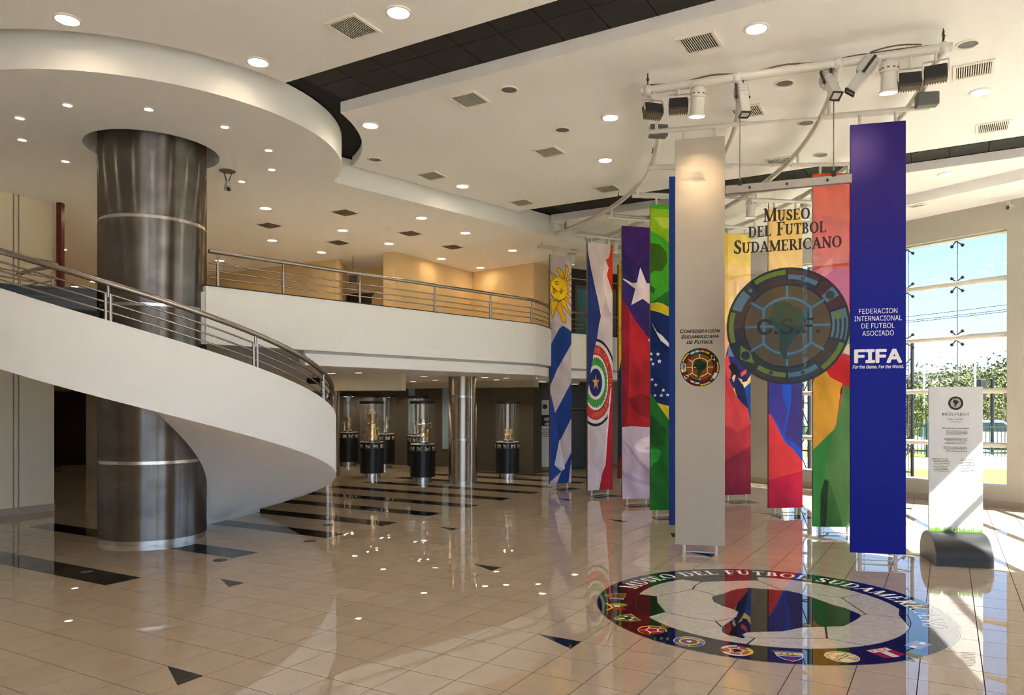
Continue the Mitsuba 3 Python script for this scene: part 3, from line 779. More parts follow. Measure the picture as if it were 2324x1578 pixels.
def par_can(x, y, z, top, ang, tilt, label, glow=None):
    t = thing('par_spotlight', label, 'spotlight')
    M = lambda m: placed(m, x, y, z, ang, tilt)
    put('can', M(lathe([(.0, .19), (.030, .188), (.034, .178), (.060, .172), (.085, .14), (.092, .10), (.092, .075), (.096, .07), (.096, .055), (.078, .045), (.078, -.13), (.094, -.14), (.094, -.16), (.088, -.16), (.070, -.13), (.070, .03)], 28)), 'pipe_white', t, smooth=35)
    put('vent_slot', [M(placed(box(-.012, .012, -.004, .004, -.005, .005), .093 * math.cos(q), .093 * math.sin(q), .09, q + math.pi / 2)) for q in np.arange(10) * .628], 'black_plastic', t)
    put('yoke', [M(tube([[-.098, 0, .05], [-.104, 0, .16], [-.06, 0, .225], [.06, 0, .225], [.104, 0, .16], [.098, 0, .05]], .008, 6)), cyl([x, y, z + .2], [x, y, top], .012), M(placed(rbox(.03, .02, .03, .004), -.11, 0, .05))], 'pipe_white', t)
    if glow is not None:
        put('lamp', M(disc(.07, -.10)), 'frame_white', t, emit=np.array(glow) * LAMP, label='warm glowing lamp')
def profile_spot(x, y, z, ang, tilt, label, glow=None):
    t = thing('profile_spotlight', label, 'spotlight')
    M = lambda m: placed(m, x, y, z, ang, tilt)
    put('lamp_house', M(cat_([placed(rbox(.12, .15, .20, .015), 0, .02, .10)] + [placed(rbox(.13, .16, .006, .002), 0, .02, .06 + .022 * i) for i in range(5)])), 'light_grey', t)
    put('barrel', M(placed(rbox(.105, .105, .22, .010), 0, 0, -.10)), 'light_grey', t)
    put('gel_frame', M(extr(sbox(-.056, -.056, .056, .056).difference(sbox(-.045, -.045, .045, .045)), -.225, -.205)), 'black_plastic', t)
    if glow is not None:
        put('lens', M(disc(.043, -.19)), 'frame_white', t, emit=np.array(glow) * LAMP, label='bright lens')
    else:
        put('lens', M(disc(.043, -.19)), 'black_plastic', t, label='dark lens')
    put('yoke', [M(m) for m in (box(-.075, -.068, -.015, .015, 0, .20), box(.068, .075, -.015, .015, 0, .20), box(-.075, .075, -.015, .015, .195, .205))] + [cyl([x, y, z + .12], [x, y, ZP + .02], .014), M(placed(cyl([-.09, 0, 0], [.09, 0, 0], .010), 0, 0, .02))], 'black_plastic', t)
for u, z, a, ti, lab in ((1485, 5.44, .25, -.35, 'dark floodlight at the left end of the front pipe'), (1540, 5.46, -.15, -.3, 'dark floodlight beside the left spotlight can'), (2067, 5.39, -.25, -.25, 'dark floodlight right of the right spotlight can'), (2124, 5.43, -.45, -.2, 'dark floodlight at the right end of the front pipe')):
    floodlight(*on_pipe(u), z, a, ti, lab)
for u, z, a, ti, lab in ((1583, 5.44, .2, .15, 'white spotlight can on the left of the front pipe'), (2017, 5.43, -.2, .12, 'white spotlight can with a round hole on the right of the front pipe')):
    par_can(*on_pipe(u), z, ZP, a, ti, lab, (30, 20, 9))
for u, z, a, ti, lab, gl in ((1686, 5.42, .1, -.25, 'lit square spotlight over the left edge of the glass sign', (60, 52, 40)), (1886, 5.45, .1, -.55, 'unlit square spotlight over the right edge of the glass sign', None), (1958, 5.50, 1.2, .65, 'square spotlight tilted steeply on the right of the front pipe', None)):
    profile_spot(*on_pipe(u), z, a, ti, lab, gl)
for (r, a, lab) in ((9.51, 36.0, 'white spotlight can above the gap beside the sun flag banner'), (9.51, 26.4, 'white spotlight can beside the violet flag banner'), (9.51, 16.4, 'white spotlight can over the inner end of the violet banner'), (10.58, 6.4, 'white spotlight can seen through the glass sign'), (11.60, 6.4, 'white spotlight can behind the orange banner top'), (10.58, 26.4, 'white spotlight can over the outer row far back')):
    par_can(*ringpt(r, a + 1.2), 5.38, ZC + .1, math.radians(a), .2, lab, (30, 20, 9))
for (r, a, w, lab) in ((8.48, -13.0, 0, 'grey loudspeaker box on the left curved pipe'), (11.62, -14.5, 0, 'grey loudspeaker box on the right curved pipe')):
    t = thing('loudspeaker', lab, 'loudspeaker')
    x, y = ringpt(r, a)
    g = placed(rbox(.24, .13, .155, .012), x, y - .06, 5.50, -.2 if r > 9 else .1)
    put('cabinet', g, 'grey_plastic', t)
    put('badge', placed(rbox(.03, .004, .018, .001), x + .07, y - .128, 5.50, -.2 if r > 9 else .1), 'black_plastic', t)
    put('bracket', cyl([x, y, 5.48], [x, y, ZP], .015), 'pipe_white', t)


# ---------------------------------------------------------------- the flag banners
BW, BZ0, BZ1 = 0.62, 0.115, 5.33
RED, NAVY, WHITE, YEL = lin(178, 40, 48), lin(34, 40, 96), lin(214, 203, 208), lin(226, 186, 40)

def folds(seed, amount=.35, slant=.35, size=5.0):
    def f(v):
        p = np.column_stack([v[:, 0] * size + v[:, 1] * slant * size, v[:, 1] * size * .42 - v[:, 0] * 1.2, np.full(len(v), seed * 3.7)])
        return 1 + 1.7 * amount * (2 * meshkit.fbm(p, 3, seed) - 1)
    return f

def from_px(x0, x1, y0, y1):
    """Turns measured points of a print into banner coordinates."""
    def f(pts):
        return Polygon([((x - x0) / (x1 - x0) * BW - BW / 2, BZ1 - (y - y0) / (y1 - y0) * (BZ1 - BZ0)) for x, y in pts]).buffer(0)
    def inv(g):
        return affinity.affine_transform(g, [BW / (x1 - x0), 0, 0, -(BZ1 - BZ0) / (y1 - y0), -BW / 2 - x0 * BW / (x1 - x0), BZ1 + y0 * (BZ1 - BZ0) / (y1 - y0)])
    f.geom = inv
    return f

FULL = sbox(-BW / 2, BZ0, BW / 2, BZ1)
def banner(r, a, layers, label, shade, panel='panel_edge', bsdf='print'):
    c = ringpt(r, a)
    d = np.array([math.cos(math.radians(a)), math.sin(math.radians(a))])
    t = thing('banner', label, 'banner')
    yaw = math.radians(a)
    put('panel', placed(rbox(BW, .05, BZ1 - BZ0, .004), *c, (BZ0 + BZ1) / 2, yaw), panel, t)
    if layers:
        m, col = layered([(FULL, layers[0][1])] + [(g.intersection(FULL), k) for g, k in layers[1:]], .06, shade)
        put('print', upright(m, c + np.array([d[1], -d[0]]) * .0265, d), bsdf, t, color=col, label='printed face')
    for s in (-.20, .20):
        put('post', cyl([*(c + d * s), 0], [*(c + d * s), BZ0 + .03], .023), 'pipe_white', t, smooth=40)
        put('hanger', cyl([*(c + d * s), BZ1 - .03], [*(c + d * s), ZC], .019), 'pipe_white', t, smooth=40)
    put('foot_bar', placed(rbox(.42, .022, .012, .003), *c, .028, yaw), 'pipe_white', t)
    return t, c, d

R_IN, R_OUT = 9.0, 11.1
# the sun and stripes (blue and white)
k = from_px(62, 305, 115, 2830)
Lu = [(FULL, lin(200, 186, 192))]
bl = lin(32, 62, 140)
for pts in ([(62, 1195), (165, 985), (205, 950), (240, 965), (305, 1010), (305, 1160), (140, 1473), (66, 1663), (62, 1665)], [(305, 1618), (118, 1993), (75, 1790), (62, 1760), (62, 2793), (75, 2793), (190, 2688), (110, 2608), (155, 2443), (165, 2310), (178, 2310), (305, 2053)], [(305, 2463), (225, 2623), (230, 2658), (190, 2688), (130, 2840), (270, 2830), (305, 2540)]):
    Lu.append((k(pts), bl))
Lu.append((k([(62, 1780), (75, 1790), (118, 1993), (165, 2300), (155, 2443), (110, 2608), (190, 2688), (75, 2793), (62, 2793)]), lin(45, 72, 158)))
Lu.append((k([(165, 2313), (110, 2608), (228, 2658), (200, 2463)]), lin(216, 214, 226)))
Lu.append((k([(62, 950), (95, 880), (210, 935), (305, 990), (305, 1010), (205, 945), (165, 985), (62, 1180)]), lin(186, 172, 182)))
gold, ink = lin(238, 186, 26), lin(104, 62, 16)
rays = [[(62, 318), (165, 395), (120, 445)], [(62, 420), (130, 470), (62, 480)], [(132, 300), (140, 268), (165, 262), (185, 290), (205, 300), (220, 345), (215, 385), (180, 375)], [(228, 222), (250, 218), (272, 262), (262, 310), (250, 380), (222, 380), (240, 280)], [(305, 300), (245, 380), (255, 430)], [(305, 370), (250, 420), (255, 470)], [(305, 450), (250, 470), (250, 520)], [(305, 530), (245, 510), (240, 560)], [(305, 610), (240, 550), (232, 610)], [(305, 705), (240, 590), (222, 630)], [(300, 830), (165, 655), (225, 630)], [(145, 680), (135, 760), (180, 830), (200, 905), (238, 915), (242, 850), (205, 770), (185, 660)], [(70, 650), (80, 870), (100, 840), (150, 670)]]
for q in rays:
    g = k(q)
    Lu.append((g.buffer(.008), ink)); Lu.append((g.buffer(-.004), gold))
face = k.geom(ell(160, 515, 92, 142))
Lu += [(face.buffer(.008), ink), (face, lin(248, 206, 30))]
for q in ([(95, 520), (120, 530), (110, 575), (95, 560)], [(120, 435), (150, 425), (150, 465), (128, 470)]):
    g = k.geom(LineString(q + q[:1]).buffer(4)); Lu.append((g, ink))
for q in ([(165, 555), (190, 520), (185, 505)], [(80, 490), (150, 555)], [(180, 570), (205, 530)], [(170, 545), (185, 560)], [(75, 600), (110, 640), (165, 655), (225, 620)]):
    Lu.append((k.geom(LineString(q).buffer(4.5)), ink))
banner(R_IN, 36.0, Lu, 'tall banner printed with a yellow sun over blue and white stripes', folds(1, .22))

# red, white and blue with a round seal
k = from_px(557, 850, -40, 2913)
Lp = [(FULL, lin(206, 190, 194))]
Lp.append((k([(557, 60), (600, 290), (640, 480), (680, 660), (712, 830), (690, 930), (665, 1110), (630, 1250), (590, 1520), (575, 1640), (557, 1760)]), lin(36, 52, 116)))
Lp.append((k([(825, -40), (820, 60), (800, 130), (770, 150), (800, 240), (780, 330), (850, 540), (850, -40)]), lin(206, 50, 34)))
Lp.append((k([(755, 180), (805, 240), (780, 330), (850, 540), (838, 760), (820, 785), (760, 560), (730, 360), (745, 240)]), lin(228, 212, 212)))
Lp.append((k([(718, 830), (760, 640), (815, 780), (842, 790), (800, 850)]), lin(190, 168, 176)))
E0 = lambda rx, ry: k.geom(ell(650, 1628, rx, ry))
keep = k([(712, 830), (665, 1110), (630, 1250), (590, 1520), (575, 1640), (557, 1760), (557, 2200), (850, 2200), (850, 830)])
for rx, ry, c in ((245, 525, lin(40, 26, 30)), (228, 492, lin(214, 202, 206)), (200, 448, lin(186, 46, 46)), (146, 330, lin(222, 216, 216)), (128, 285, lin(70, 150, 66)), (108, 205, lin(222, 216, 216)), (76, 168, lin(34, 40, 104))):
    Lp.append((E0(rx, ry).intersection(keep), c))
for i in range(34):
    t = math.radians(i * 360 / 34)
    Lp.append((k.geom(ell(650 + 126 * math.cos(t), 1628 + 280 * math.sin(t), 11, 24)).intersection(keep), lin(60, 140, 58)))
Lp.append((k.geom(affinity.scale(star(652, 1628, 46, 105, inner=.36), 1, -1, origin=(652, 1628))), lin(206, 158, 70)))
word = 'REPUBLICA DEL PARAGUAY'
for i, ch in enumerate(word):
    if ch != ' ':
        t = math.radians(-118 + 216 * i / (len(word) - 1))
        g = fit(text_outline(ch), 0, -.5, height=1.0)
        g = affinity.translate(affinity.rotate(affinity.scale(g, 62, 62, origin=(0, 0)), math.degrees(t) + 90, origin=(0, 0)), 0, 0)
        g = affinity.scale(affinity.scale(fit(text_outline(ch), 0, -.5, height=1.0), 30, -62, origin=(0, 0)), 1, 1)
        g = affinity.rotate(affinity.scale(g, 2.07, 1, origin=(0, 0)), math.degrees(t) + 90, origin=(0, 0))
        g = affinity.translate(affinity.scale(g, .483, 1, origin=(0, 0)), 650 + 173 * math.cos(t), 1628 + 390 * math.sin(t))
        Lp.append((k.geom(g).intersection(keep), lin(214, 150, 90)))
Lp.append((k([(850, 1640), (840, 1675), (820, 1895), (790, 2273), (765, 2623), (730, 2703), (690, 2920), (850, 2920)]), lin(172, 34, 50)))
Lp.append((k([(838, 1680), (820, 1895), (790, 2273), (765, 2623), (752, 2640), (760, 2500), (775, 2200), (806, 1890), (826, 1700)]), lin(226, 214, 218)))
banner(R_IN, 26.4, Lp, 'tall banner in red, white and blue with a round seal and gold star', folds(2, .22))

# violet with a white star
k = from_px(47, 288, 290, 2736)
Lc = [(FULL, lin(52, 38, 104)), (k([(47, 290), (288, 290), (288, 560), (170, 640), (90, 560), (47, 480)]), lin(70, 42, 116)), (k([(47, 940), (150, 1130), (265, 1290), (288, 1360), (288, 2096), (47, 2090)]), lin(172, 34, 44)),
      (k([(47, 945), (105, 1060), (100, 1600), (95, 1990), (60, 2090), (47, 2090)]), lin(134, 26, 40)), (k([(80, 1850), (200, 1790), (288, 1830), (288, 2000), (250, 2020), (160, 1950)]), lin(140, 28, 38)),
      (k([(47, 2090), (130, 2084), (288, 2096), (288, 2740), (47, 2740)]), lin(204, 186, 204)),
      (k([(140, 2270), (200, 2200), (288, 2165), (288, 2250), (220, 2290), (288, 2300), (288, 2330), (180, 2318)]), lin(232, 216, 226)), (k([(47, 2200), (110, 2260), (200, 2400), (288, 2500), (288, 2530), (180, 2430)]), lin(176, 158, 184)), (k([(47, 2480), (180, 2560), (288, 2600), (288, 2630), (150, 2590), (47, 2530)]), lin(180, 166, 194)),
      (k([(255, 1300), (288, 1290), (288, 1365)]), WHITE),
      (k([(193, 652), (245, 795), (290, 797), (290, 890), (283, 888), (290, 1000), (213, 935), (120, 997), (152, 850), (47, 765), (60, 763), (125, 797), (165, 795)]), lin(226, 208, 216))]
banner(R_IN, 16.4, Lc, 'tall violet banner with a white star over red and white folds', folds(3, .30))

# green with a starry blue globe
k = from_px(298, 612, 94, 2848)
Lb = [(FULL, lin(38, 110, 44)), (k([(298, 94), (612, 94), (612, 900), (452, 870), (330, 960), (298, 985)]), lin(64, 158, 40)), (k([(298, 130), (612, 130), (612, 440), (452, 430), (400, 380), (298, 330)]), lin(134, 176, 34)), (k([(330, 210), (612, 200), (612, 330), (400, 300)]), lin(176, 196, 70)),
      (k([(298, 440), (380, 450), (440, 520), (450, 600), (400, 690), (330, 690), (298, 720)]), lin(56, 96, 24)), (k([(298, 820), (340, 850), (330, 900), (298, 880)]), lin(30, 92, 28)),
      (k([(298, 985), (360, 972), (410, 985), (452, 1010), (612, 1090), (612, 1170), (452, 1095), (380, 1065), (298, 1045)]), lin(210, 190, 44)),
      (k([(298, 1046), (380, 1065), (452, 1095), (612, 1170), (612, 1860), (540, 1905), (452, 1906), (370, 1886), (340, 1851), (298, 1790)]), lin(24, 44, 100)),
      (k([(298, 1110), (452, 1340), (612, 1400), (612, 1520), (430, 1420), (360, 1300)]), lin(20, 34, 76)),
      (k([(305, 1150), (355, 1240), (400, 1270), (452, 1330), (520, 1400), (460, 1375), (390, 1320), (360, 1270)]), lin(222, 226, 232)),
      (k([(355, 1880), (452, 1906), (540, 1905), (612, 1870), (612, 2050), (520, 2110), (452, 2021)]), lin(214, 190, 46)),
      (k([(298, 2290), (380, 2300), (392, 2330), (370, 2410), (330, 2420), (298, 2470)]), lin(48, 164, 66)), (k([(298, 1980), (440, 2120), (420, 2260), (330, 2270), (298, 2240)]), lin(28, 88, 38))]
for x, y, s in ((303, 1440, 20), (365, 1440, 22), (303, 1490, 18), (378, 1505, 22), (320, 1530, 18), (312, 1671, 18), (346, 1718, 20), (412, 1765, 20), (338, 1813, 15), (395, 1812, 20), (450, 1808, 18), (520, 1640, 20), (560, 1760, 20), (500, 1500, 20)):
    Lb.append((k.geom(affinity.scale(star(x, y, s, s), 1, -1, origin=(x, y))), lin(230, 234, 240)))
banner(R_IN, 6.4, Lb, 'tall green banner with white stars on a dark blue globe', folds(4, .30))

# pale blue and white, behind the grey banner
sky_b = lin(36, 62, 138)
banner(R_IN, -3.8, [(FULL, sky_b), (sbox(-.20, 1.9, .31, 3.6), WHITE), (star(0, 2.75, .2, .2, 16, .55), lin(226, 180, 50))], 'tall blue and white banner mostly hidden behind the grey banner', folds(5, .2), 'pale_flag_blue')

# yellow, navy and red with stars, furthest right row
k = from_px(840, 1090, 231, 2763)
Lv = [(FULL, lin(24, 32, 76)), (k([(840, 231), (1090, 231), (1090, 300), (970, 440), (880, 900), (870, 1000), (900, 1250), (858, 1430), (840, 1500)]), lin(222, 172, 28)), (k([(840, 2560), (970, 2270), (1090, 2000), (1090, 2763), (840, 2763)]), lin(140, 26, 34))]
for x, y, s in ((955, 880, 80), (930, 1130, 90), (965, 1740, 75), (955, 2030, 95)):
    Lv.append((k.geom(affinity.rotate(star(x, y, s * .6, s), 15)), lin(206, 206, 216)))
banner(R_OUT, 36.0, Lv, 'yellow and navy banner with white stars behind the seal and violet banners', folds(6, .2))
banner(R_OUT, 26.4, [(FULL, RED), (sbox(-.11, BZ0, .12, BZ1), WHITE)], 'red and white banner hidden behind the grey banner', folds(7, .2))

# yellow over a dark figure, blue and red
k = from_px(-30, 248, -1141, 1200)
Lo = [(FULL, lin(224, 190, 50)), (k([(-30, -900), (248, -840), (248, -300), (-30, -250)]), lin(226, 184, 92)), (k([(-30, -330), (248, -380), (248, 100), (-30, 120)]), lin(226, 160, 110)),
      (k([(-30, 40), (12, -110), (60, -230), (120, -300), (248, -330), (248, 230), (60, 240)]), lin(46, 42, 112)), (k([(-30, 0), (12, -60), (50, 60), (40, 160), (-30, 140)]), lin(214, 72, 78)),
      (k([(60, 130), (130, 60), (248, 190), (248, 570), (220, 430), (110, 330), (70, 210)]), lin(28, 34, 84)), (k([(180, 230), (248, 180), (248, 560), (225, 420)]), lin(30, 72, 160)),
      (k([(-30, 100), (12, 140), (60, 230), (110, 330), (220, 430), (245, 570), (248, 1200), (-30, 1200)]), lin(196, 60, 66)), (k([(-30, 850), (248, 700), (248, 1200), (-30, 1200)]), lin(136, 36, 58)), (k([(-30, 560), (120, 640), (248, 560), (248, 760), (-30, 900)]), lin(170, 48, 62)),
      (k([(20, 50), (60, 10), (110, 40), (130, 120), (90, 140), (60, 110)]), lin(24, 22, 30)), (k([(160, 190), (205, 180), (248, 120), (246, 190), (180, 240)]), lin(232, 204, 138)), (k([(115, 150), (160, 165), (163, 210)]), lin(228, 190, 150)), (k([(55, 150), (80, 120), (95, 130), (75, 190)]), lin(228, 190, 130)),
      (k([(140, 110), (215, 60), (200, 110), (155, 140)]), lin(214, 80, 82))]
banner(R_OUT + .08, 16.4, Lo, 'yellow banner with dark blue and red folds left of the bare wall', folds(8, .25))
# yellow, blue and red
k = from_px(445, 745, -1381, 1312)
Le = [(FULL, lin(222, 180, 88)), (k([(445, -420), (600, -300), (745, -330), (745, 890), (650, 770), (590, 720), (540, 620), (470, 480), (445, 455)]), lin(64, 58, 150)), (k([(560, 190), (650, 200), (640, 400), (585, 640), (590, 690), (660, 720), (745, 810), (745, 890), (650, 770), (585, 715), (540, 620), (455, 450), (530, 560), (575, 655), (612, 430), (580, 330)]), lin(38, 84, 196)), (k([(650, 200), (745, 160), (745, 790), (600, 640), (640, 400)]), lin(62, 54, 128)),
      (k([(445, 455), (470, 480), (540, 620), (590, 720), (650, 770), (745, 890), (745, 1312), (445, 1312)]), lin(214, 58, 66)), (k([(445, 1060), (745, 980), (745, 1312), (445, 1312)]), lin(192, 34, 68))]
banner(R_OUT + .02, 6.6, Le, 'banner with orange yellow top, violet blue middle and red foot', folds(9, .18))
# red, orange and green
k = from_px(850, 1225, -1587, 1497)
Lr = [(FULL, lin(196, 58, 70)), (k([(850, -1587), (1225, -1587), (1225, -1150), (850, -1250)]), lin(212, 74, 44)), (k([(850, -1250), (1225, -1150), (1225, -700), (850, -800)]), lin(200, 62, 56)), (k([(850, -700), (1020, -860), (1020, -740), (850, -600)]), lin(210, 110, 108)),
      (k([(850, -300), (1225, -420), (1225, 30), (1030, -60), (940, 100), (850, 150)]), lin(206, 176, 120)), (k([(1030, -100), (1225, -250), (1225, -140), (1060, -30)]), lin(96, 140, 92)),
      (k([(850, 150), (890, 130), (870, 190), (850, 240)]), lin(176, 30, 34)), (k([(940, 100), (1030, 0), (1130, 50), (1225, 60), (1225, 300), (1110, 250), (1000, 190)]), lin(206, 44, 50)),
      (k([(890, 130), (940, 100), (1000, 190), (1110, 250), (1090, 310), (1050, 620), (1030, 650), (860, 815), (850, 820), (850, 240)]), lin(216, 158, 58)),
      (k([(850, 825), (1030, 650), (1050, 610), (1120, 260), (1225, 300), (1225, 1500), (850, 1500)]), lin(84, 128, 76)), (k([(850, 825), (1030, 655), (990, 830), (930, 1130), (915, 1300), (910, 1497), (850, 1497)]), lin(58, 134, 66)),
      (k([(960, 1080), (985, 1080), (1060, 1300), (1110, 1497), (975, 1497), (970, 1300)]), lin(62, 110, 58)), (k([(950, 1085), (985, 1100), (965, 1497), (912, 1497), (918, 1200)]), lin(36, 64, 42)), (k([(1090, 300), (1110, 250), (1100, 350), (1085, 330)]), lin(110, 26, 30))]
banner(R_OUT, -3.8, Lr, 'banner with red top, orange middle and green foot behind the glass sign', folds(10, .2))


# the confederation emblem
SAM = Polygon([(-.30, .40), (-.12, .45), (.04, .42), (.12, .33), (.28, .28), (.44, .18), (.42, .06), (.32, -.10), (.26, -.22), (.10, -.34), (.04, -.48), (-.03, -.60), (-.02, -.72), (.02, -.80), (-.10, -.76), (-.18, -.62), (-.18, -.30), (-.20, -.16), (-.36, -.02), (-.42, .08), (-.36, .20)])
FLAGS = {'ar': ('b', 'w', 'b'), 'bo': ('r', 'y', 'g'), 'br': ('g', 'g', 'g'), 'co': ('y', 'n', 'r'), 'cl': ('w', 'w', 'r'), 'ec': ('y', 'n', 'r'), 'py': ('r', 'w', 'n'), 'pe': ('r', 'w', 'r'), 'uy': ('w', 'b', 'w'), 've': ('y', 'n', 'r')}
def sector(a0, a1, r0, r1):
    return Polygon(arc_pts(0, 0, r1, r1, a0, a1, 14) + arc_pts(0, 0, r0, r0, a1, a0, 14))
def emblem(colors, seam, text, mirror=False):
    """Unit radius. The flags run clockwise from the top right."""
    C = colors
    out = [(Point(0, 0).buffer(1, 32), C['k'])]
    order = ['bo', 'br', 'co', 'cl', 've', 'py', 'pe', 'uy', 'ec', 'ar']
    for i, f in enumerate(order):
        a1 = 90 - 36 * i - 1.5
        a0 = a1 - 33
        if f == 'pe':
            for j, c in enumerate(FLAGS[f]):
                out.append((sector(a0 + 11 * j, a0 + 11 * (j + 1), .73, .96), C[c]))
            p = arc_pts(0, 0, .845, .845, (a0 + a1) / 2, a1, 2)[0]
            out.append((Point(*p).buffer(.07), C['d']))
        elif f == 'br':
            out.append((sector(a0, a1, .72, .96), C['g']))
            m = (a0 + a1) / 2
            out.append((Polygon([arc_pts(0, 0, q, q, t, t, 1)[0] for q, t in ((.95, m), (.83, m - 14), (.74, m), (.83, m + 14))]), C['y']))
            out.append((Point(*arc_pts(0, 0, .84, .84, m, m, 1)[0]).buffer(.075), C['n']))
        elif f == 'uy':
            out.append((sector(a0, a1, .72, .96), C['w']))
            for q in (.76, .83, .90):
                out.append((sector(a0, a1 - 10, q, q + .035), C['n']))
            out.append((Point(*arc_pts(0, 0, .82, .82, a1 - 6, a1, 2)[0]).buffer(.06), C['y']))
        else:
            for j, c in enumerate(FLAGS[f]):
                out.append((sector(a0, a1, .96 - .08 * (j + 1), .96 - .08 * j), C[c]))
            if f == 'cl':
                out.append((sector(a0, a0 + 11, .80, .96), C['n'])); out.append((star(*arc_pts(0, 0, .87, .87, a0 + 5.5, a1, 2)[0], .05, .05), C['w']))
            if f in ('ar', 'bo', 'py', 'ec'):
                out.append((Point(*arc_pts(0, 0, .84, .84, (a0 + a1) / 2, a1, 2)[0]).buffer(.035), C['d']))
    if mirror:
        out = [(affinity.scale(g, -1, -1, origin=(0, 0)), c) for g, c in out]
    out += [(Point(0, 0).buffer(.715, 32), C['k']), (Point(0, 0).buffer(.69, 32), C['o'])]
    ln = lambda *p: LineString(p).buffer(.020, cap_style='flat')
    s = [ln((0, .69), (0, .48)), ln((0, -.69), (0, -.46)), ln((-.69, 0), (-.38, 0)), ln((.69, 0), (.38, 0)), ln((-.38, 0), (-.1, 0)), ln((-.38, .29), (-.38, -.29)), ln((.38, .29), (.38, -.29))]
    s += [ln((x * .38, y * .29), (x * .59, y * .42)) for x in (-1, 1) for y in (-1, 1)]
    s += [LineString(arc_pts(0, 0, .478, .478, a, b)).buffer(.020) for a, b in ((37, 143), (-143, -37))]
    out.append((unary_union(s), seam))
    out.append((affinity.translate(affinity.scale(SAM, .78, .80, origin=(0, 0)), .02, .06), C['c']))
    if text == 'CSF':
        out.append((fit(text_outline('CSF', True), 0, -.12, .70, .26), C['t']))
    else:
        out.append((fit(text_outline('C.S.F.', True), .02, -.14, 1.02, .27), C['t']))
    return out
EC = {'k': lin(24, 18, 16), 'b': lin(34, 84, 110), 'w': lin(214, 208, 200), 'r': lin(120, 20, 24), 'y': lin(206, 170, 30), 'g': lin(16, 52, 24), 'n': lin(24, 26, 56), 'd': lin(70, 60, 40), 'o': lin(124, 70, 12), 'c': lin(18, 62, 22), 't': lin(10, 14, 10)}
EG = {'k': lin(18, 18, 15), 'b': lin(30, 50, 66), 'w': lin(84, 130, 160), 'r': lin(66, 28, 24), 'y': lin(112, 140, 20), 'g': lin(22, 38, 16), 'n': lin(28, 32, 52), 'd': lin(50, 62, 50), 'o': lin(92, 76, 36), 'c': lin(24, 72, 34), 't': lin(20, 20, 16)}

def apply_print(name, parent, geoms, c, d, off, bsdf, label=None, kind=None):
    """Lettering laid on an upright face."""
    put(name, upright(flat(geoms), c + np.array([d[1], -d[0]]) * off, d), bsdf, parent, label=label, kind=kind)
def caps_line(s, small=.82, bold=True, shear=0.0):
    x, gs = 0.0, []
    for ch in s:
        q = 1.0 if ch.isupper() else small
        if ch == ' ':
            x += .34; continue
        g = text_outline(ch.upper(), bold)
        x0, _, x1, _ = g.bounds
        gs.append(affinity.translate(affinity.scale(affinity.translate(g, -x0, 0), q, q, origin=(0, 0)), x, 0)); x += (x1 - x0) * q + .10
    g = unary_union(gs)
    return affinity.affine_transform(g, [1, shear, 0, 1, 0, 0])

t, c, d = banner(9.03, -14.0, None, 'plain grey banner lettered for the South American confederation', None, 'panel_grey')
for s, z, w, h in (('Confederacion', 2.835, .505, .053), ('Sudamericana', 2.765, .47, .052), ('de Futbol', 2.694, .335, .052)):
    apply_print('lettering', t, fit(caps_line(s, .82, True, .22).buffer(.03), 0, z, w, h), c, d, .0262, 'brown_ink', 'dark italic lettering')
m, col = layered([(affinity.translate(affinity.scale(g, .245, .245, origin=(0, 0)), 0, 2.396), q) for g, q in emblem(EC, lin(232, 200, 170), 'CSF')])
put('emblem', upright(m, c + np.array([d[1], -d[0]]) * .0265, d), 'print', t, color=col, label='round confederation emblem with flags')

t, c, d = banner(11.13, -14.0, None, 'deep blue banner lettered for the world football federation', None, 'panel_blue')
for s, z, w, h in (('FEDERACION', 3.02, .43, .062), ('INTERNACIONAL', 2.932, .53, .062), ('DE FUTBOL', 2.842, .37, .062), ('ASOCIADO', 2.752, .35, .062)):
    apply_print('lettering', t, fit(text_outline(s), 0, z, w, h), c, d, .0262, 'white_ink', 'white lettering')
apply_print('wordmark', t, fit(text_outline('FIFA', True).buffer(.035), 0, 2.42, .535, .17), c, d, .0262, 'white_ink', 'big bold white wordmark')
apply_print('tagline', t, fit(affinity.affine_transform(text_outline('For the Game. For the World.', True), [1, .22, 0, 1, 0, 0]), 0, 2.355, .57, .042), c, d, .0262, 'white_ink', 'small white italic line')
# black stone slabs let into the floor in front of the banners
for a in ANG[1:]:
    for r in (R_IN, R_OUT):
        g = Polygon([tuple(ringpt(r - .3, a - .4)), tuple(ringpt(r + .3, a - .4)), tuple(ringpt(r + .3, a - 2.5)), tuple(ringpt(r - .3, a - 2.5))])
        put('black_slab', extr(g, -.004, .002), 'tile_black', 'floor', label='black stone slab in front of a banner')

# ---------------------------------------------------------------- the hanging glass sign
G0 = on_pipe(1786)
gd = PD
gl = thing('glass_sign', 'hanging glass sign with black serif lettering and a large dark round emblem', 'sign')
v = [[*(G0 + gd * s), z] for s, z in ((-.64, 2.47), (.64, 2.47), (.64, 4.38), (-.64, 4.38))]
put('glass_sheet', trimesh.Trimesh(v, [[0, 1, 2], [0, 2, 3]], process=False), 'pane', gl, label='clear glass sheet')
yaw = math.atan2(gd[1], gd[0])
put('rail', placed(rbox(1.34, .05, .10, .006), *G0, 4.385, yaw), 'rail_steel', gl, label='grey metal rail')
for s in (-.4, 0, .42):
    put('rail_bolt', placed(cyl([0, -.03, 0], [0, -.045, 0], .014), *(G0 + gd * s), 4.385, yaw), 'black_plastic', gl)
for u in (1679, 1892):
    q = on_pipe(u)
    put('hanging_wire', cyl([*q, 4.43], [*q, ZP], .007, 6), 'rail_steel', gl)
    put('wire_clamp', placed(rbox(.05, .06, .07, .008), *q, 4.45, yaw), 'black_plastic', gl)
nv = np.array([gd[1], -gd[0]])
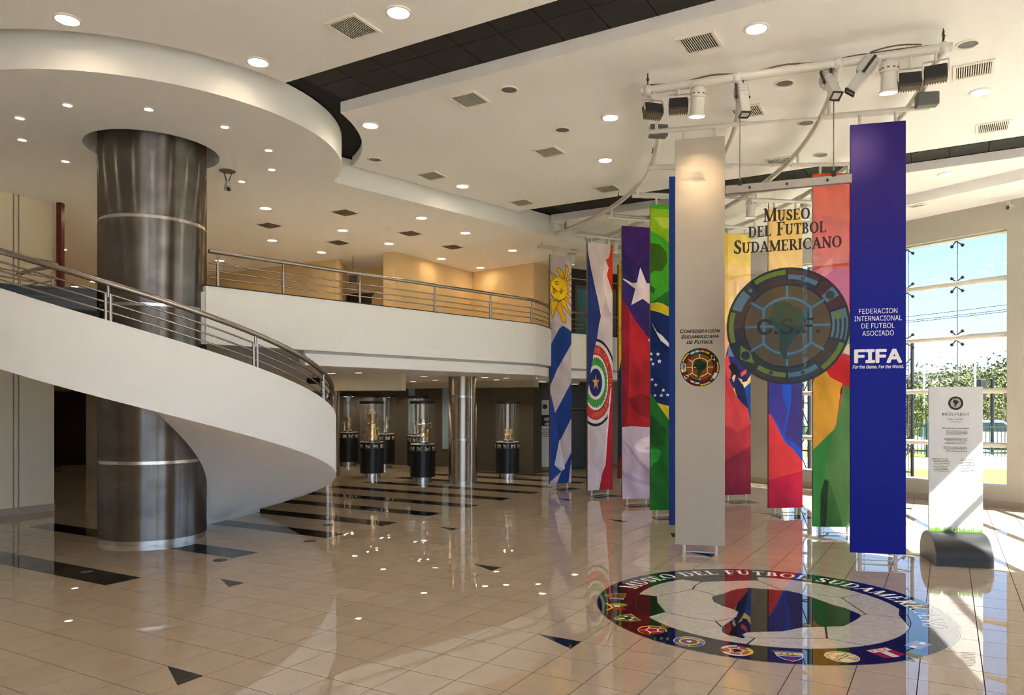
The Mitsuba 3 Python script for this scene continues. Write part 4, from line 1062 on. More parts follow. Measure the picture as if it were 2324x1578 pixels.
for word, base, cap, width in (('Museo', 3.985, .150, .50), ('del Futbol', 3.822, .150, .83), ('Sudamericano', 3.648, .150, 1.15)):
    ls, w = serif_line(word)
    k = width / w
    for g, _ in ls:
        h = affinity.affine_transform(g, [k, 0, 0, cap, -width / 2, base])
        put('letter', upright(flat(h.buffer(.002)), G0 + nv * .004, gd), 'black_ink', gl, label='black serif letter')
m, col = layered([(affinity.translate(affinity.scale(g, .655, .655, origin=(0, 0)), 0, 2.80), q) for g, q in emblem(EG, lin(70, 140, 178), 'C.S.F.', True)])
put('emblem', upright(m, G0 + nv * .006, gd), 'emblem_film', gl, color=col * .62, label='large dark translucent round emblem')

# ---------------------------------------------------------------- the welcome stand
sd = np.array([.966, -.259]); sn = np.array([sd[1], -sd[0]])
S0 = np.array([4.92, 9.12]) + sd * .296
ws = thing('welcome_stand', 'white welcome stand with a curved dark grey foot in the sunlight by the window', 'sign')
yaw = math.atan2(sd[1], sd[0])
put('board', placed(rbox(.593, .035, 1.80, .004), *S0, 1.235, yaw), 'far_white', ws, label='tall white board')
prof = Polygon([(-.37, 0.0), (.37, 0.0), (.37, .09)] + [(.37 * math.cos(q), .09 + .265 * math.sin(q)) for q in np.linspace(.05, math.pi - .05, 24)] + [(-.37, .09)])
def hood(w):
    m = trimesh.creation.extrude_polygon(prof, w, engine='earcut')
    v = m.vertices
    m.vertices = np.column_stack([v[:, 2] - w / 2, v[:, 0], v[:, 1]])
    m.fix_normals()
    return m
put('foot', placed(hood(.62), *(S0 - sn * 0), 0, yaw), 'grey_plastic', ws, label='pale end cheeks of the foot')
put('hood', placed(hood(.60), *S0, .006, yaw), 'hood_grey', ws, smooth=25, label='curved dark grey cover')
face = lambda g, b, lab=None, nm='lettering': apply_print(nm, ws, g, S0, sd, .0185, b, lab)
face(Point(0, 1.935).buffer(.083, 24).difference(Point(0, 1.935).buffer(.058, 24)), 'black_ink', 'round black emblem', 'emblem')
put('emblem_disc', upright(flat(Point(0, 1.935).buffer(.057, 24)), S0 + sn * .0185, sd), 'panel_grey', ws)
put('emblem_map', upright(flat(affinity.translate(affinity.scale(SAM, .075, .075, origin=(0, 0)), 0, 1.945)), S0 + sn * .019, sd), 'black_ink', ws)
ls, w = serif_line('BIENVENIDOS')
face(unary_union([affinity.affine_transform(g, [.30 / w, 0, 0, .034, -.15, 1.783]) for g, _ in ls]), 'black_ink', 'dark serif lettering')
face(fit(text_outline('bem-vindos'), 0, 1.728, .17, .026), 'black_ink')
face(fit(text_outline('welcome'), 0, 1.700, .125, .018), 'black_ink')
rr = np.random.default_rng(3)
def text_rows(cx, z0, n, w, step):
    out = []
    for i in range(n):
        x, half = cx - w / 2 * (1 - .3 * rr.random()), cx + w / 2 * (1 - .3 * rr.random())
        while x < half:
            q = .006 + .018 * rr.random()
            out.append(sbox(x, z0 - i * step, min(x + q, half), z0 - i * step + step * .42)); x += q + .004
    return unary_union(out)
face(text_rows(0, 1.625, 1, .31, .02), 'black_ink', 'row of tiny lettering', 'small_print')
for z, n in ((1.595, 4), (1.505, 5), (1.395, 4)):
    face(text_rows(0, z, n, .28, .0165), 'brown_ink', 'rows of tiny lettering', 'small_print')
face(text_rows(-.16, 1.25, 9, .20, .019), 'grass_print', 'rows of tiny green lettering', 'small_print')
face(text_rows(.13, 1.25, 9, .18, .019), 'brown_ink', 'rows of tiny lettering', 'small_print')
blades = []
for i in range(150):
    x = -.29 + .58 * rr.random(); h = .03 + .045 * rr.random(); b = .012 * (rr.random() - .5)
    blades.append(Polygon([(x - .007, .335), (x + .007, .335), (x + b, .37 + h)]))
face(unary_union(blades + [sbox(-.295, .335, .295, .375)]), 'grass_print', 'printed strip of green grass', 'grass')


# ---------------------------------------------------------------- the round floor inlay
med = thing('floor_medallion', 'large round black and white floor inlay with a football and a map of the continent', 'floor inlay')
def mp(pts):
    return Polygon(pts).buffer(0)
at_med = lambda g: affinity.translate(g, *MED)
RIN = 1.225
put('ring', extr(at_med(Point(0, 0).buffer(1.597, 64).difference(Point(0, 0).buffer(RIN + .004, 64))), -.006, 0), 'tile_black', med, label='black outer ring')
put('rim', extr(at_med(Point(0, 0).buffer(1.602, 64).difference(Point(0, 0).buffer(1.597, 64))), -.006, .001), 'silver', med, label='thin metal rim')
CONT = mp([(-.424, .348), (-.449, .17), (-.407, .014), (-.338, -.097), (-.311, -.192), (-.363, -.327), (-.447, -.463), (-.552, -.604), (-.597, -.702), (-.616, -.807), (-.593, -.879), (-.546, -.909), (-.505, -.959), (-.482, -.959), (-.476, -.859), (-.422, -.807), (-.271, -.786), (-.108, -.776), (-.009, -.723), (.074, -.675), (.145, -.659), (.313, -.648), (.469, -.626), (.61, -.491), (.743, -.345), (.769, -.266), (.725, -.065), (.649, .054), (.566, .312), (.482, .497), (.412, .573), (.203, .652), (.042, .707), (-.083, .652), (-.169, .589), (-.281, .459)])
BLK = unary_union([mp(q) for q in ([(-1.3, .52), (-.979, .363), (-1.013, .136), (-.995, -.192), (-1.3, -.46)], [(-.56, 1.07), (-.39, .964), (-.096, 1.007), (.245, 1.042), (.30, 1.3), (-.6, 1.3)], [(1.3, .05), (1.12, -.30), (1.02, -.70), (1.3, -.6)])])
SEAMS = [[(-.979, .363), (-.773, .497), (-.559, .636)], [(-.559, .636), (-.49, .813), (-.39, .964)], [(-.559, .636), (-.455, .535), (-.383, .40)], [(.239, 1.03), (.363, .612), (.36, .55)], [(.848, .312), (1.16, .49)], [(.848, .312), (.83, -.266), (.72, -.33)], [(.83, -.266), (1.10, -.387)], [(.363, .612), (.848, .312)], [(-.989, -.205), (-.807, -.375), (-.601, -.491)], [(-.601, -.491), (-.59, -.66)], [(-.601, -.491), (-.40, -.38)], [(.317, -.62), (.192, -.969)], [(.192, -.969), (-.395, -.954)], [(-.395, -.954), (-.53, -1.15)], [(.192, -.969), (.5, -1.2)], [(-.395, -.954), (-.47, -.90)]]
inner = Point(0, 0).buffer(RIN - .004, 64)
cuts = unary_union([LineString(q).buffer(.009) for q in SEAMS] + [CONT.buffer(.006), BLK.buffer(.006)])
put('map', extr(at_med(CONT), -.006, 0), 'tile_black', med, label='black map of the continent')
for g in polys(BLK.intersection(inner).difference(CONT.buffer(.006))):
    put('black_patch', extr(at_med(g), -.006, 0), 'tile_black', med, label='black patch of the football')
for g in sorted(polys(inner.difference(cuts)), key=lambda g: -g.area):
    if g.area > .003:
        put('white_patch', extr(at_med(g), -.006, 0), 'tile_ball', med, label='pale stone patch of the football')
ls, w = serif_line('MUSEO DEL FUTBOL SUDAMERICANO')
for g, xc in ls:
    a = 150.5 - 181.0 * xc / w
    k = 1.34 * math.radians(181) / w
    q = affinity.affine_transform(g, [k, 0, 0, .19, -k * xc, -.095])
    q = affinity.rotate(q, a - 90, origin=(0, 0))
    q = affinity.translate(q, 1.412 * math.cos(math.radians(a)), 1.412 * math.sin(math.radians(a)))
    put('letter', extr(at_med(q), -.001, .0008), 'white_ink', med, label='white serif letter')
BR_, BY, BB, BW_, BG, BK = lin(150, 26, 32), lin(226, 190, 60), lin(34, 50, 130), lin(220, 216, 206), lin(30, 110, 60), lin(20, 18, 20)
def hexball(c):
    s = unary_union([LineString([(0, .28), (0, .48)]), LineString([(-.25, .1), (-.45, .2)]), LineString([(.25, .1), (.45, .2)]), LineString([(-.16, -.22), (-.28, -.4)]), LineString([(.16, -.22), (.28, -.4)]), Polygon([arc_pts(0, 0, .28, .28, 90 + 72 * i, 0, 1)[0] for i in range(5)]).exterior]).buffer(.03)
    return [(s.intersection(Point(0, 0).buffer(.5)), c)]
def ring_text(s, r, h, c, a0, a1):
    out = []
    for i, ch in enumerate(s):
        if ch != ' ':
            a = a0 + (a1 - a0) * i / max(len(s) - 1, 1)
            g = affinity.rotate(fit(text_outline(ch, True), 0, -h / 2, height=h), a - 90 if a0 > a1 else a + 90, origin=(0, 0))
            out.append((affinity.translate(g, r * math.cos(math.radians(a)), r * math.sin(math.radians(a))), c))
    return out
shield = Polygon([(-.5, .35), (.5, .35), (.46, -.1), (.25, -.42), (0, -.6), (-.25, -.42), (-.46, -.1)])
badges = [
    ([(shield.buffer(.02), BY), (shield, lin(110, 80, 40)), (sbox(-.2, -.2, .2, .1), lin(70, 50, 30)), (sbox(.45, -.3, .62, .4), lin(60, 120, 180)), (sbox(.50, -.3, .56, .4), BW_)], 'brown and blue badge'),
    ([(ell(-.25, .1, .3, .42), lin(120, 150, 40)), (sbox(-.2, -.1, .3, .15), BW_), (Polygon([(.1, .3), (.6, .35), (.55, -.1), (.3, -.3), (.05, -.1)]), BR_), (LineString([(-.5, -.4), (.2, -.2), (.6, -.5)]).buffer(.05), BY)], 'green, white and red badge'),
    ([(shield.buffer(.04), BY), (shield, BG), (unary_union([sbox(-.08, -.5, .08, .3), sbox(-.35, -.05, .35, .1)]), BW_), (Point(0, 0).buffer(.16), BK)], 'green badge with a white cross'),
    ([(Point(0, 0).buffer(.60).difference(Point(.05, 0).buffer(.56)), BY), (Point(0, 0).buffer(.5), BR_)] + hexball(BW_) + ring_text('FEDERACION COLOMBIANA', .56, .07, BW_, 140, 40), 'red football badge'),
    ([(Point(0, 0).buffer(.6), BW_), (Point(0, 0).buffer(.57), BB), (Point(0, 0).buffer(.40), BY), (Point(0, 0).buffer(.32), lin(120, 30, 40)), (Polygon([(-.3, .1), (.3, .1), (.3, -.05), (-.3, -.05)]), BB), (star(0, 0, .18, .18), BW_)] + ring_text('FEDERACION DE', .485, .11, BW_, 160, 20) + ring_text('CHILE', .485, .11, BW_, 240, 300), 'round blue badge with a white star'),
    ([(Point(0, 0).buffer(.6), BW_), (sector(-60, 60, .44, .6), BY), (sector(60, 100, .44, .6), BR_), (sector(180, 220, .44, .6), BR_), (Point(0, 0).buffer(.46), lin(170, 90, 36))] + hexball(BW_) + [(affinity.scale(SAM, .36, .36, origin=(0, 0)), lin(14, 40, 20))], 'orange football badge with a small map'),
    ([(shield, BW_), (shield.buffer(-.04), BB), (sbox(-.5, .1, .5, .35).intersection(shield.buffer(-.04)), BY), (Polygon([(-.5, -.3), (.5, -.3), (.0, -.7)]).intersection(shield.buffer(-.04)), BR_), (sbox(-.46, -.04, .46, .02), BW_), (fit(text_outline('F.E.F.', True), 0, .14, .55, .16), BK), (Polygon([(-.65, .5), (.65, .5), (.5, .40), (-.5, .40)]), lin(120, 140, 150))], 'shield badge lettered F.E.F.'),
    ([(Point(0, 0).buffer(.6), lin(222, 204, 150)), (Point(0, 0).buffer(.40), lin(228, 214, 170))] + [(affinity.rotate(sbox(-.40, -.045 + q, .40, .045 + q), a), c) for a in (35, 145) for q, c in ((.06, BR_), (-.06, BB), (0, BW_))] + [(Point(0, 0).buffer(.09), BY)] + ring_text('ASOCIACION PARAGUAYA DE FUTBOL', .50, .11, lin(60, 70, 90), 235, -55), 'round cream badge with crossed stripes'),
    ([(Polygon([(-.5, .5), (.5, .5), (.5, -.4), (.1, -.45), (0, -.55), (-.1, -.45), (-.5, -.4)]), BR_), (sbox(-.46, .18, .46, .46), BW_), (sbox(-.16, -.46, .16, .14), BW_), (fit(text_outline('F.P.F', True), 0, .23, .75, .18), BR_)], 'red and white badge lettered F.P.F'),
    ([(sbox(-.5, -.3, .5, .3), lin(90, 140, 190)), (sbox(-.5, -.1, .5, .1), BW_), (sbox(-.2, -.3, .2, .3), lin(150, 110, 60))], 'pale blue badge')]
for i, (lay, lab) in enumerate(badges):
    a = 164.5 + 15.8 * i
    m, col = layered([(affinity.rotate(affinity.scale(g, .21, .21, origin=(0, 0)), a + 90, origin=(0, 0)), c) for g, c in lay])
    m.apply_translation([MED[0] + 1.42 * math.cos(math.radians(a)), MED[1] + 1.42 * math.sin(math.radians(a)), .0008])
    if m.face_normals[0][2] < 0: m.invert()
    put('badge', m, 'tile_ink', med, color=col, label=lab)
for (c, r), lab in (((-9.05, 5.6), 'round dark floor socket near the wide column'), ((-9.05, 9.25), 'round dark floor socket beyond the end of a black stripe'), ((-11.05, 12.15), 'round dark floor socket under the edge of the stair'), ((-11.0, 2.65), 'round dark floor socket on the nearest black stripe')):
    t = thing('floor_socket', lab, 'floor socket')
    p = grid(c, r)
    put('cover', placed(lathe([(0, .004), (.062, .004), (.066, .002), (.066, 0)], 28), *p, .0005), 'grey_plastic', t, smooth=30)
    put('rim', placed(lathe([(.068, .0), (.068, .004), (.078, .004), (.082, .0)], 28), *p, .0005), 'dark_metal', t, smooth=30)

# ---------------------------------------------------------------- trophy cases
def cup(h, kind):
    if kind == 0:      # tall figure cup with two handles
        p = [(0, 0), (.30, 0), (.30, .06), (.16, .10), (.14, .22), (.20, .30), (.12, .40), (.16, .52), (.26, .62), (.30, .80), (.24, .84), (.22, .80), (.0, .74)]
        ex = [tube([[s * .26, 0, .60], [s * .44, 0, .70], [s * .40, 0, .88], [s * .26, 0, .80]], .028, 6) for s in (-1, 1)] + [placed(trimesh.creation.icosphere(2, .10), 0, 0, .93)]
    elif kind == 1:    # slim jug
        p = [(0, 0), (.20, 0), (.20, .04), (.14, .08), (.20, .22), (.15, .50), (.08, .72), (.12, .86), (.14, .90), (.0, .88)]
        ex = [tube([[s * .10, 0, .72], [s * .30, 0, .82], [s * .24, 0, .98], [s * .10, 0, .9]], .03, 6) for s in (-1, 1)]
    elif kind == 2:    # goblet
        p = [(0, 0), (.24, 0), (.22, .08), (.08, .16), (.07, .40), (.22, .52), (.30, .80), (.30, .96), (.26, .96), (.22, .70), (0, .58)]
        ex = []
    else:              # stacked base with a small figure
        p = [(0, 0), (.34, 0), (.34, .18), (.28, .20), (.28, .40), (.22, .42), (.20, .60), (.08, .64), (.08, .70), (.20, .78), (.24, .94), (.18, .94), (.0, .84)]
        ex = [placed(trimesh.creation.torus(.13, .03, 14, 8), 0, 0, .98, 0, math.pi / 2)]
    m = cat_([lathe(p, 24)] + ex)
    m.apply_scale([h * .82, h * .82, h])
    return m
EMB = [lin(*c) for c in ((190, 190, 180), (80, 120, 90), (150, 60, 50), (60, 70, 110), (200, 170, 90), (30, 30, 34))]
def trophy_case(x, y, h, label, cups):
    t = thing('trophy_case', label, 'display case')
    r = .31
    P = lambda m: placed(m, x, y, 0)
    z0, z1, z2, z3 = .13, .74 * h, .93 * h, 1.94 * h
    put('plinth', P(lathe([(0, z0), (r, z0), (r, z1), (0, z1)], 40)), 'black_satin', t, smooth=40, label='black cylindrical plinth')
    put('foot', P(lathe([(r * .74, 0), (r * .74, z0), (0, z0)], 40)), 'chrome', t, smooth=40, label='recessed chrome foot')
    band = put('picture_band', P(lathe([(r, z1), (r + .012, z1 + .004), (r + .012, z2 - .004), (r, z2), (0, z2)], 40)), 'black_satin', t, smooth=40, label='black band with small pictures')
    for i in range(10):
        a = i * .628 + .2
        lay = [(sbox(-.064, -.054 * h, .064, .054 * h), EMB[0])] + [(sbox(-.06 + .03 * q, -.05 * h, -.035 + .03 * q, (-.02 + .05 * rr.random()) * h), EMB[1 + int(5 * rr.random())]) for q in range(4)]
        m, col = layered(lay)
        v = m.vertices
        th = v[:, 0] / (r + .014)
        w = np.column_stack([(r + .014) * np.cos(a + th), (r + .014) * np.sin(a + th), v[:, 1] + (z1 + z2) / 2])
        put('picture', P(trimesh.Trimesh(w, m.faces, process=False)), 'print', band, color=col, label='small bright picture')
    put('glass', P(lathe([(r - .006, z2), (r - .006, z3)], 48)), 'pane', t, smooth=True, label='clear glass cylinder')
    put('lid', P(lathe([(0, z3 + .07 * h), (r + .004, z3 + .07 * h), (r + .006, z3), (0, z3)], 40)), 'black_plastic', t, smooth=40, label='black lid')
    for a in (0.6, 2.2, 4.1):
        put('lid_light', P(placed(disc(.022, z3 - .004), .14 * math.cos(a), .14 * math.sin(a))), 'frame_white', t, emit=np.array([230, 190, 130]) * LAMP, label='small lit lamp under the lid')
    put('shelf', P(lathe([(0, z2 + .012), (r - .012, z2 + .012), (r - .012, z2)], 40)), 'light_grey', t)
    for dx, dy, ch, kind, m, lab in cups:
        q = thing('trophy', lab, 'trophy')
        put('cup', placed(cup(ch, kind), x + dx, y + dy, z2 + .055, .3), m, q, smooth=35)
        put('base', placed(rbox(.12, .12, .043, .004), x + dx, y + dy, z2 + .0335, .3), 'black_satin', q, label='dark base')
trophy_case(-4.15, 19.45, 1.0, 'glass trophy case holding a tall double handled cup, second from the slim pole', [(0, 0, .72, 3, 'gold', 'large gold and silver cup in the case second from the left'), (.14, .05, .36, 1, 'silver', 'slim silver jug beside the large cup')])
trophy_case(-2.66, 18.4, 1.0, 'front glass trophy case nearest the round column', [(0.02, 0, .55, 0, 'silver', 'silver cup with a ball on top in the front case'), (.12, -.06, .33, 2, 'gold', 'small gold goblet in the front case')])
trophy_case(-0.58, 19.45, 1.0, 'glass trophy case standing alone right of the slim round column', [(-.05, 0, .30, 2, 'gold', 'left of two small gold cups in the lone case'), (.07, .02, .30, 2, 'gold', 'right of two small gold cups in the lone case')])
trophy_case(-5.72, 23.3, 1.12, 'leftmost glass trophy case beside the slim steel pole', [(.05, 0, .42, 2, 'gold', 'gold goblet in the leftmost case'), (-.12, 0, .32, 1, 'silver', 'small silver jug in the leftmost case')])
trophy_case(-4.42, 22.5, 1.10, 'glass trophy case half hidden behind the one with the large cup', [(.06, 0, .52, 1, 'silver', 'silver jug with two handles in the half hidden case')])
trophy_case(-3.26, 21.6, 1.08, 'glass trophy case hidden behind the front one', [(-.1, 0, .36, 1, 'silver', 'silver jug in the hidden case')])

# info stand beside the dark wall
t = thing('info_stand', 'white information stand beside the dark wall far back left of the sun flag banner', 'sign')
q = np.array([.52, 21.3])
put('board', placed(rbox(.50, .04, 2.0, .004), *q, 1.05, 0), 'far_white', t)
put('foot', placed(rbox(.54, .4, .06, .01), *q, .03, 0), 'grey_plastic', t)
g0 = q + np.array([0, -.0215])
apply_print('emblem', t, Point(-.08, 1.86).buffer(.07), g0, (1, 0), .001, 'black_ink')
apply_print('picture', t, sbox(-.22, 1.30, .22, 1.62), g0, (1, 0), .001, 'black_ink', 'dark picture')
apply_print('figure', t, unary_union([ell(.0, 1.5, .12, .05), ell(0, 1.36, .09, .04)]), g0, (1, 0), .002, 'light_grey')
apply_print('lettering', t, text_rows(-.02, 1.2, 5, .36, .05), g0, (1, 0), .001, 'brown_ink')
apply_print('grass', t, sbox(-.24, .07, .24, .12), g0, (1, 0), .001, 'grass_print')
t = thing('plinth_box', 'low black box on the floor by the dark red wall far left', 'box')
put('body', placed(rbox(.62, .5, .16, .01), -13.75, 21.0, .08, -.5), 'black_satin', t)

# ---------------------------------------------------------------- small fixtures
def camera_(x, y, z, yaw, label, wall=False):
    t = thing('security_camera', label, 'security camera')
    put('body', placed(rbox(.075, .17, .07, .012), x, y, z, yaw, -.5), 'light_grey', t)
    put('lens', placed(cyl([0, -.06, 0], [0, -.115, 0], .028), x, y, z - .02, yaw, .5), 'black_plastic', t)
    if wall:
        put('bracket', [placed(rbox(.03, .24, .03, .005), *(np.array([x, y]) + WN * .14), z + .02, math.atan2(WN[1], WN[0]) - math.pi / 2)], 'light_grey', t)
    else:
        put('bracket', [cyl([x - .06, y, 5.57], [x, y, z + .03], .009), cyl([x + .08, y, 5.57], [x, y, z + .03], .009), placed(lathe([(.12, 0), (.12, -.012), (0, -.012)], 16), x, y, 5.57)], 'panel_edge', t)
camera_(-4.72, 11.55, 5.33, .6, 'small security camera hanging from the ceiling right of the wide column')
p = wall_at(2.02, -.30)
camera_(*p, 5.52, -.6, 'small dome security camera high on the wall right of the window', True)
for (x, y), lab in (((-2.9, 15.2), 'small smoke detector between the ceiling diffusers'), ((-5.0, 18.2), 'small smoke detector above the wooden door')):
    t = thing('smoke_detector', lab, 'smoke detector')
    put('body', placed(lathe([(0, -.05), (.03, -.05), (.035, -.03), (.055, -.02), (.055, 0)], 20), x, y, 5.57), 'frame_white', t, smooth=30)
for (x, y), lab in (((0.30, 17.0), 'white box lamp under the upper floor left of the sun flag banner'), ((1.15, 18.9), 'white box lamp under the upper floor between two banners')):
    t = thing('box_lamp', lab, 'ceiling light')
    put('housing', placed(rbox(.24, .24, .16, .01), x, y, 2.52), 'frame_white', t)
    put('lamp', placed(disc(.08, -.082), x, y, 2.52), 'frame_white', t, emit=np.array([10, 9, 7]) * LAMP)
t = thing('pole_projector', 'thin white pole hanging from the pipe frame with a small black projector at its end', 'projector')
q = ringpt(10.58, 14.2)
put('pole', cyl([*q, 3.55], [*q, ZP], .024), 'pipe_white', t, smooth=40)
put('projector', placed(rbox(.11, .14, .09, .01), *q, 3.50, .3), 'black_plastic', t)
put('cable', tube([[q[0], q[1], 3.75], [q[0] - .12, q[1], 3.66], [q[0] - .16, q[1], 3.5], [q[0] - .06, q[1], 3.44], [q[0], q[1], 3.46]], .007, 6), 'black_plastic', t, smooth=True)
t = thing('hanging_sign', 'small dark sign hanging from the low ceiling behind the stair rail', 'sign')
put('board', placed(rbox(.36, .03, .13, .004), -4.56, 15.6, 2.42, -.45), 'black_plastic', t)
put('hanger', cyl([-4.56, 15.6, 2.48], [-4.56, 15.6, 2.6], .006, 6), 'dark_metal', t)
t = thing('restroom_sign', 'small dark sign plate under the ceiling of the upper floor', 'sign')
put('plate', placed(rbox(.22, .02, .20, .004), -4.35, 14.0 + 4.2, 5.02 - .02, -.2), 'black_plastic', t)
put('hanger', cyl([-4.35, 18.2, 5.08], [-4.35, 18.2, 5.57], .006, 6), 'dark_metal', t)

# ---------------------------------------------------------------- outside
GZ = -.2
struct('ground', extr(Polygon([tuple(wall_at(-40, .4)), tuple(wall_at(2.9, .4)), tuple(side_at(S_END, .4)), (60, -30), (150, 60), (120, 180), (-20, 180)]), GZ - .3, GZ), 'lawn', label='sunny green lawn outside the window')
struct('path', [extr(Polygon([tuple(side_at(-.4, .32)), tuple(side_at(S_END + 1, .32)), tuple(side_at(S_END + 1, 9)), tuple(side_at(-.4, 6))]), GZ - .2, GZ + .012), extr(Polygon([(-11, -14), (8, -14), (8, -5.4), (-11, -5.4)]), GZ - .2, GZ + .011)], 'concrete', label='pale paving outside the side and front windows')
def quad(pts, z0, z1):
    return extr(Polygon(pts), z0, z1)
pool = thing('swimming_pool', 'bright blue swimming pool with a pale deck outside the window', 'swimming pool')
put('deck', extr(Polygon([(4, 25.4), (18.4, 23.9), (23, 40.5), (6, 44)], [[(5, 30), (17.6, 28.6), (20.3, 36.3), (6, 39)]]), GZ - .05, GZ + .02), 'concrete', pool, label='pale concrete deck')
put('water', extr(Polygon([(5, 30), (17.6, 28.6), (20.3, 36.3), (6, 39)]), GZ - .06, GZ - .01), 'pool_water', pool, label='blue water')
struct('road', extr(Polygon([(15, 37), (60, 22), (64, 34), (19, 50)]), GZ - .02, GZ + .01), 'asphalt', label='grey road beyond the lawn')
def fence(p, q, n, label):
    t = thing('fence', label, 'fence')
    p, q = np.array(p, float), np.array(q, float)
    for z in (.25, 1.25):
        put('rail', cyl([*p, GZ + z], [*q, GZ + z], .03, 6), 'green_metal', t)
    for i in range(n + 1):
        x, y = p + (q - p) * i / n
        if i % 12 == 0:
            put('post', box(x - .07, x + .07, y - .07, y + .07, GZ, GZ + 1.5), 'green_metal', t)
    m = cat_([cyl([*(p + (q - p) * i / n), GZ + .1], [*(p + (q - p) * i / n), GZ + 1.35], .016, 4) for i in range(n + 1)])
    put('bars', m, 'green_metal', t, kind='stuff', label='thin upright bars')
fence((14.8, 30.6), (25, 24.4), 96, 'green bar fence at the near side of the road')
fence((4, 52), (52, 44), 240, 'green bar fence far behind the pool')
def tree(x, y, h, w, seed, label, group='trees beyond the fence'):
    t = thing('tree', label, 'tree', group)
    r = np.random.default_rng(seed)
    put('trunk', [tube([[x, y, GZ], [x + .1 * w * r.normal(), y, GZ + h * .25], [x, y, GZ + h * .55]], np.array([.05, .035, .02]) * h, 8)] + [tube([[x, y, GZ + h * (.3 + .1 * i)], [x + w * .3 * math.cos(2.1 * i), y + w * .3 * math.sin(2.1 * i), GZ + h * (.5 + .1 * i)]], .012 * h, 6) for i in range(3)], 'bark', t, smooth=True)
    n = 5200
    c = r.normal(size=(22, 3)) * [w * .33, w * .33, h * .17] + [x, y, GZ + h * .66]
    p = c[r.integers(0, 22, n)] + r.normal(size=(n, 3)) * w * .12
    p = p[p[:, 2] > GZ + h * .22]
    n = len(p)
    s = (.028 + .03 * r.random(n)) * h * .8
    u = r.normal(size=(n, 3)); u /= np.linalg.norm(u, axis=1, keepdims=True)
    k = np.cross(u, r.normal(size=(n, 3))); k /= np.linalg.norm(k, axis=1, keepdims=True)
    v = np.stack([p - u * s[:, None], p + k * s[:, None] * .45, p + u * s[:, None], p - k * s[:, None] * .45], 1).reshape(-1, 3)
    f = np.concatenate([[[4 * i, 4 * i + 1, 4 * i + 2], [4 * i, 4 * i + 2, 4 * i + 3]] for i in range(n)])
    base = np.array([[.045, .08, .016], [.075, .105, .022], [.10, .11, .035]])[seed % 3]
    col = np.repeat(base * (.7 + .6 * r.random((n, 1))), 4, axis=0)
    put('foliage', trimesh.Trimesh(v, f, process=False), 'leaf', t, color=col, kind='stuff')
spots = [(20.5, 40, 4.4, 5, 1), (24.5, 41.5, 4.6, 5, 2), (17, 50, 6, 6, 4), (22, 55, 6.5, 7, 3), (29, 52, 6.3, 7, 5), (33.5, 54, 6.5, 7, 7), (37, 56, 6.8, 7, 8), (27, 62, 7, 8, 6), (12, 58, 6, 7, 10), (15, 64, 6.5, 8, 11), (44, 66, 7, 8, 13), (6, 66, 6, 8, 14), (33, 48, 4.6, 4.5, 16), (36.5, 46, 4.4, 4.5, 17)]
for i, (x, y, h, w, sd_) in enumerate(spots):
    tree(x, y, h * .62, w * .9, sd_, ['dark green', 'mid green', 'pale olive'][sd_ % 3] + ' tree ' + ['low and nearest, left of the welcome stand', 'low and near, behind the welcome stand', 'far back behind the blue banner', 'tall, behind the flagpole', 'tall, behind the top of the welcome stand', 'tall, right of the welcome stand', 'far right by the window jamb', 'far back behind the near trees', 'behind the pool', 'far behind the pool', 'furthest right and far off', 'furthest left beyond the pool', 'small, beside the traffic light', 'small, right of the traffic light'][i])
def mast(p, w, h, label):
    t = thing('lattice_mast', label, 'mast')
    p = np.array(p, float)
    dd = WD * w
    for q, nm in ((p, 0), (p + dd, 1), (p + dd * .5 + WN * w * .85, 2)):
        put('leg', cyl([*q, GZ], [*q, h], .045), 'dark_metal', t, smooth=40)
    for i in range(int(h / .62)):
        z = .1 + .62 * i
        a, b, c = p, p + dd, p + dd * .5 + WN * w * .85
        put('rung', [cyl([*a, z], [*b, z], .015, 6), cyl([*b, z], [*c, z], .015, 6), cyl([*c, z], [*a, z], .015, 6)], 'dark_metal', t)
        put('brace', cyl([*(a if i % 2 else b), z], [*(b if i % 2 else a), z + .62], .013, 6), 'dark_metal', t)
mast((10.30, 19.9), -.62, 3.62, 'dark lattice mast right behind the blue banner outside the window')
mast((7.05, 18.6 + .75), .30, 6.5, 'dark lattice mast seen between two banners outside the window')
def flagpole(x, y, h, label, band=True):
    t = thing('flagpole', label, 'flagpole')
    put('pole', cyl([x, y, GZ], [x, y, h], .05), 'far_white', t, smooth=40)
    if band:
        put('blue_band', cyl([x, y, GZ], [x, y, .9], .06), 'car_blue', t, smooth=40)
        put('yellow_band', cyl([x, y, .9], [x, y, 1.5], .06), 'gold', t, smooth=40)
flagpole(20.8, 39.0, 4.0, 'white flagpole with blue and yellow foot left of the welcome stand')
flagpole(22.6, 37.5, 4.2, 'grey flagpole with yellow band right of the welcome stand')
t = thing('flag', 'pale blue flag hanging on the mast between two banners', 'flag')
v = np.array([[7.55 + .02 * math.sin(6 * j), 20.3 + .05 * math.sin(5 * i), 2.6 - .3 * j - .07 * i * j] for j in range(5) for i in range(3)]) + np.array([[.16 * i * (1 if j else .3), 0, 0] for j in range(5) for i in range(3)])
f = [[j * 3 + i, j * 3 + i + 1, j * 3 + i + 4] for j in range(4) for i in range(2)] + [[j * 3 + i, j * 3 + i + 4, j * 3 + i + 3] for j in range(4) for i in range(2)]
put('cloth', trimesh.Trimesh(v, f, process=False), 'flag_light', t, smooth=True)
t = thing('street_lamp', 'dark street light pole behind the blue banner outside', 'street lamp')
put('pole', cyl([17.4, 34, GZ], [17.4, 34, 2.9], .05), 'dark_metal', t, smooth=40)
put('head', placed(rbox(.45, .25, .16, .03), 17.55, 34, 2.95), 'dark_metal', t)
t = thing('traffic_light', 'traffic light on a tall dark pole right of the welcome stand', 'traffic light')
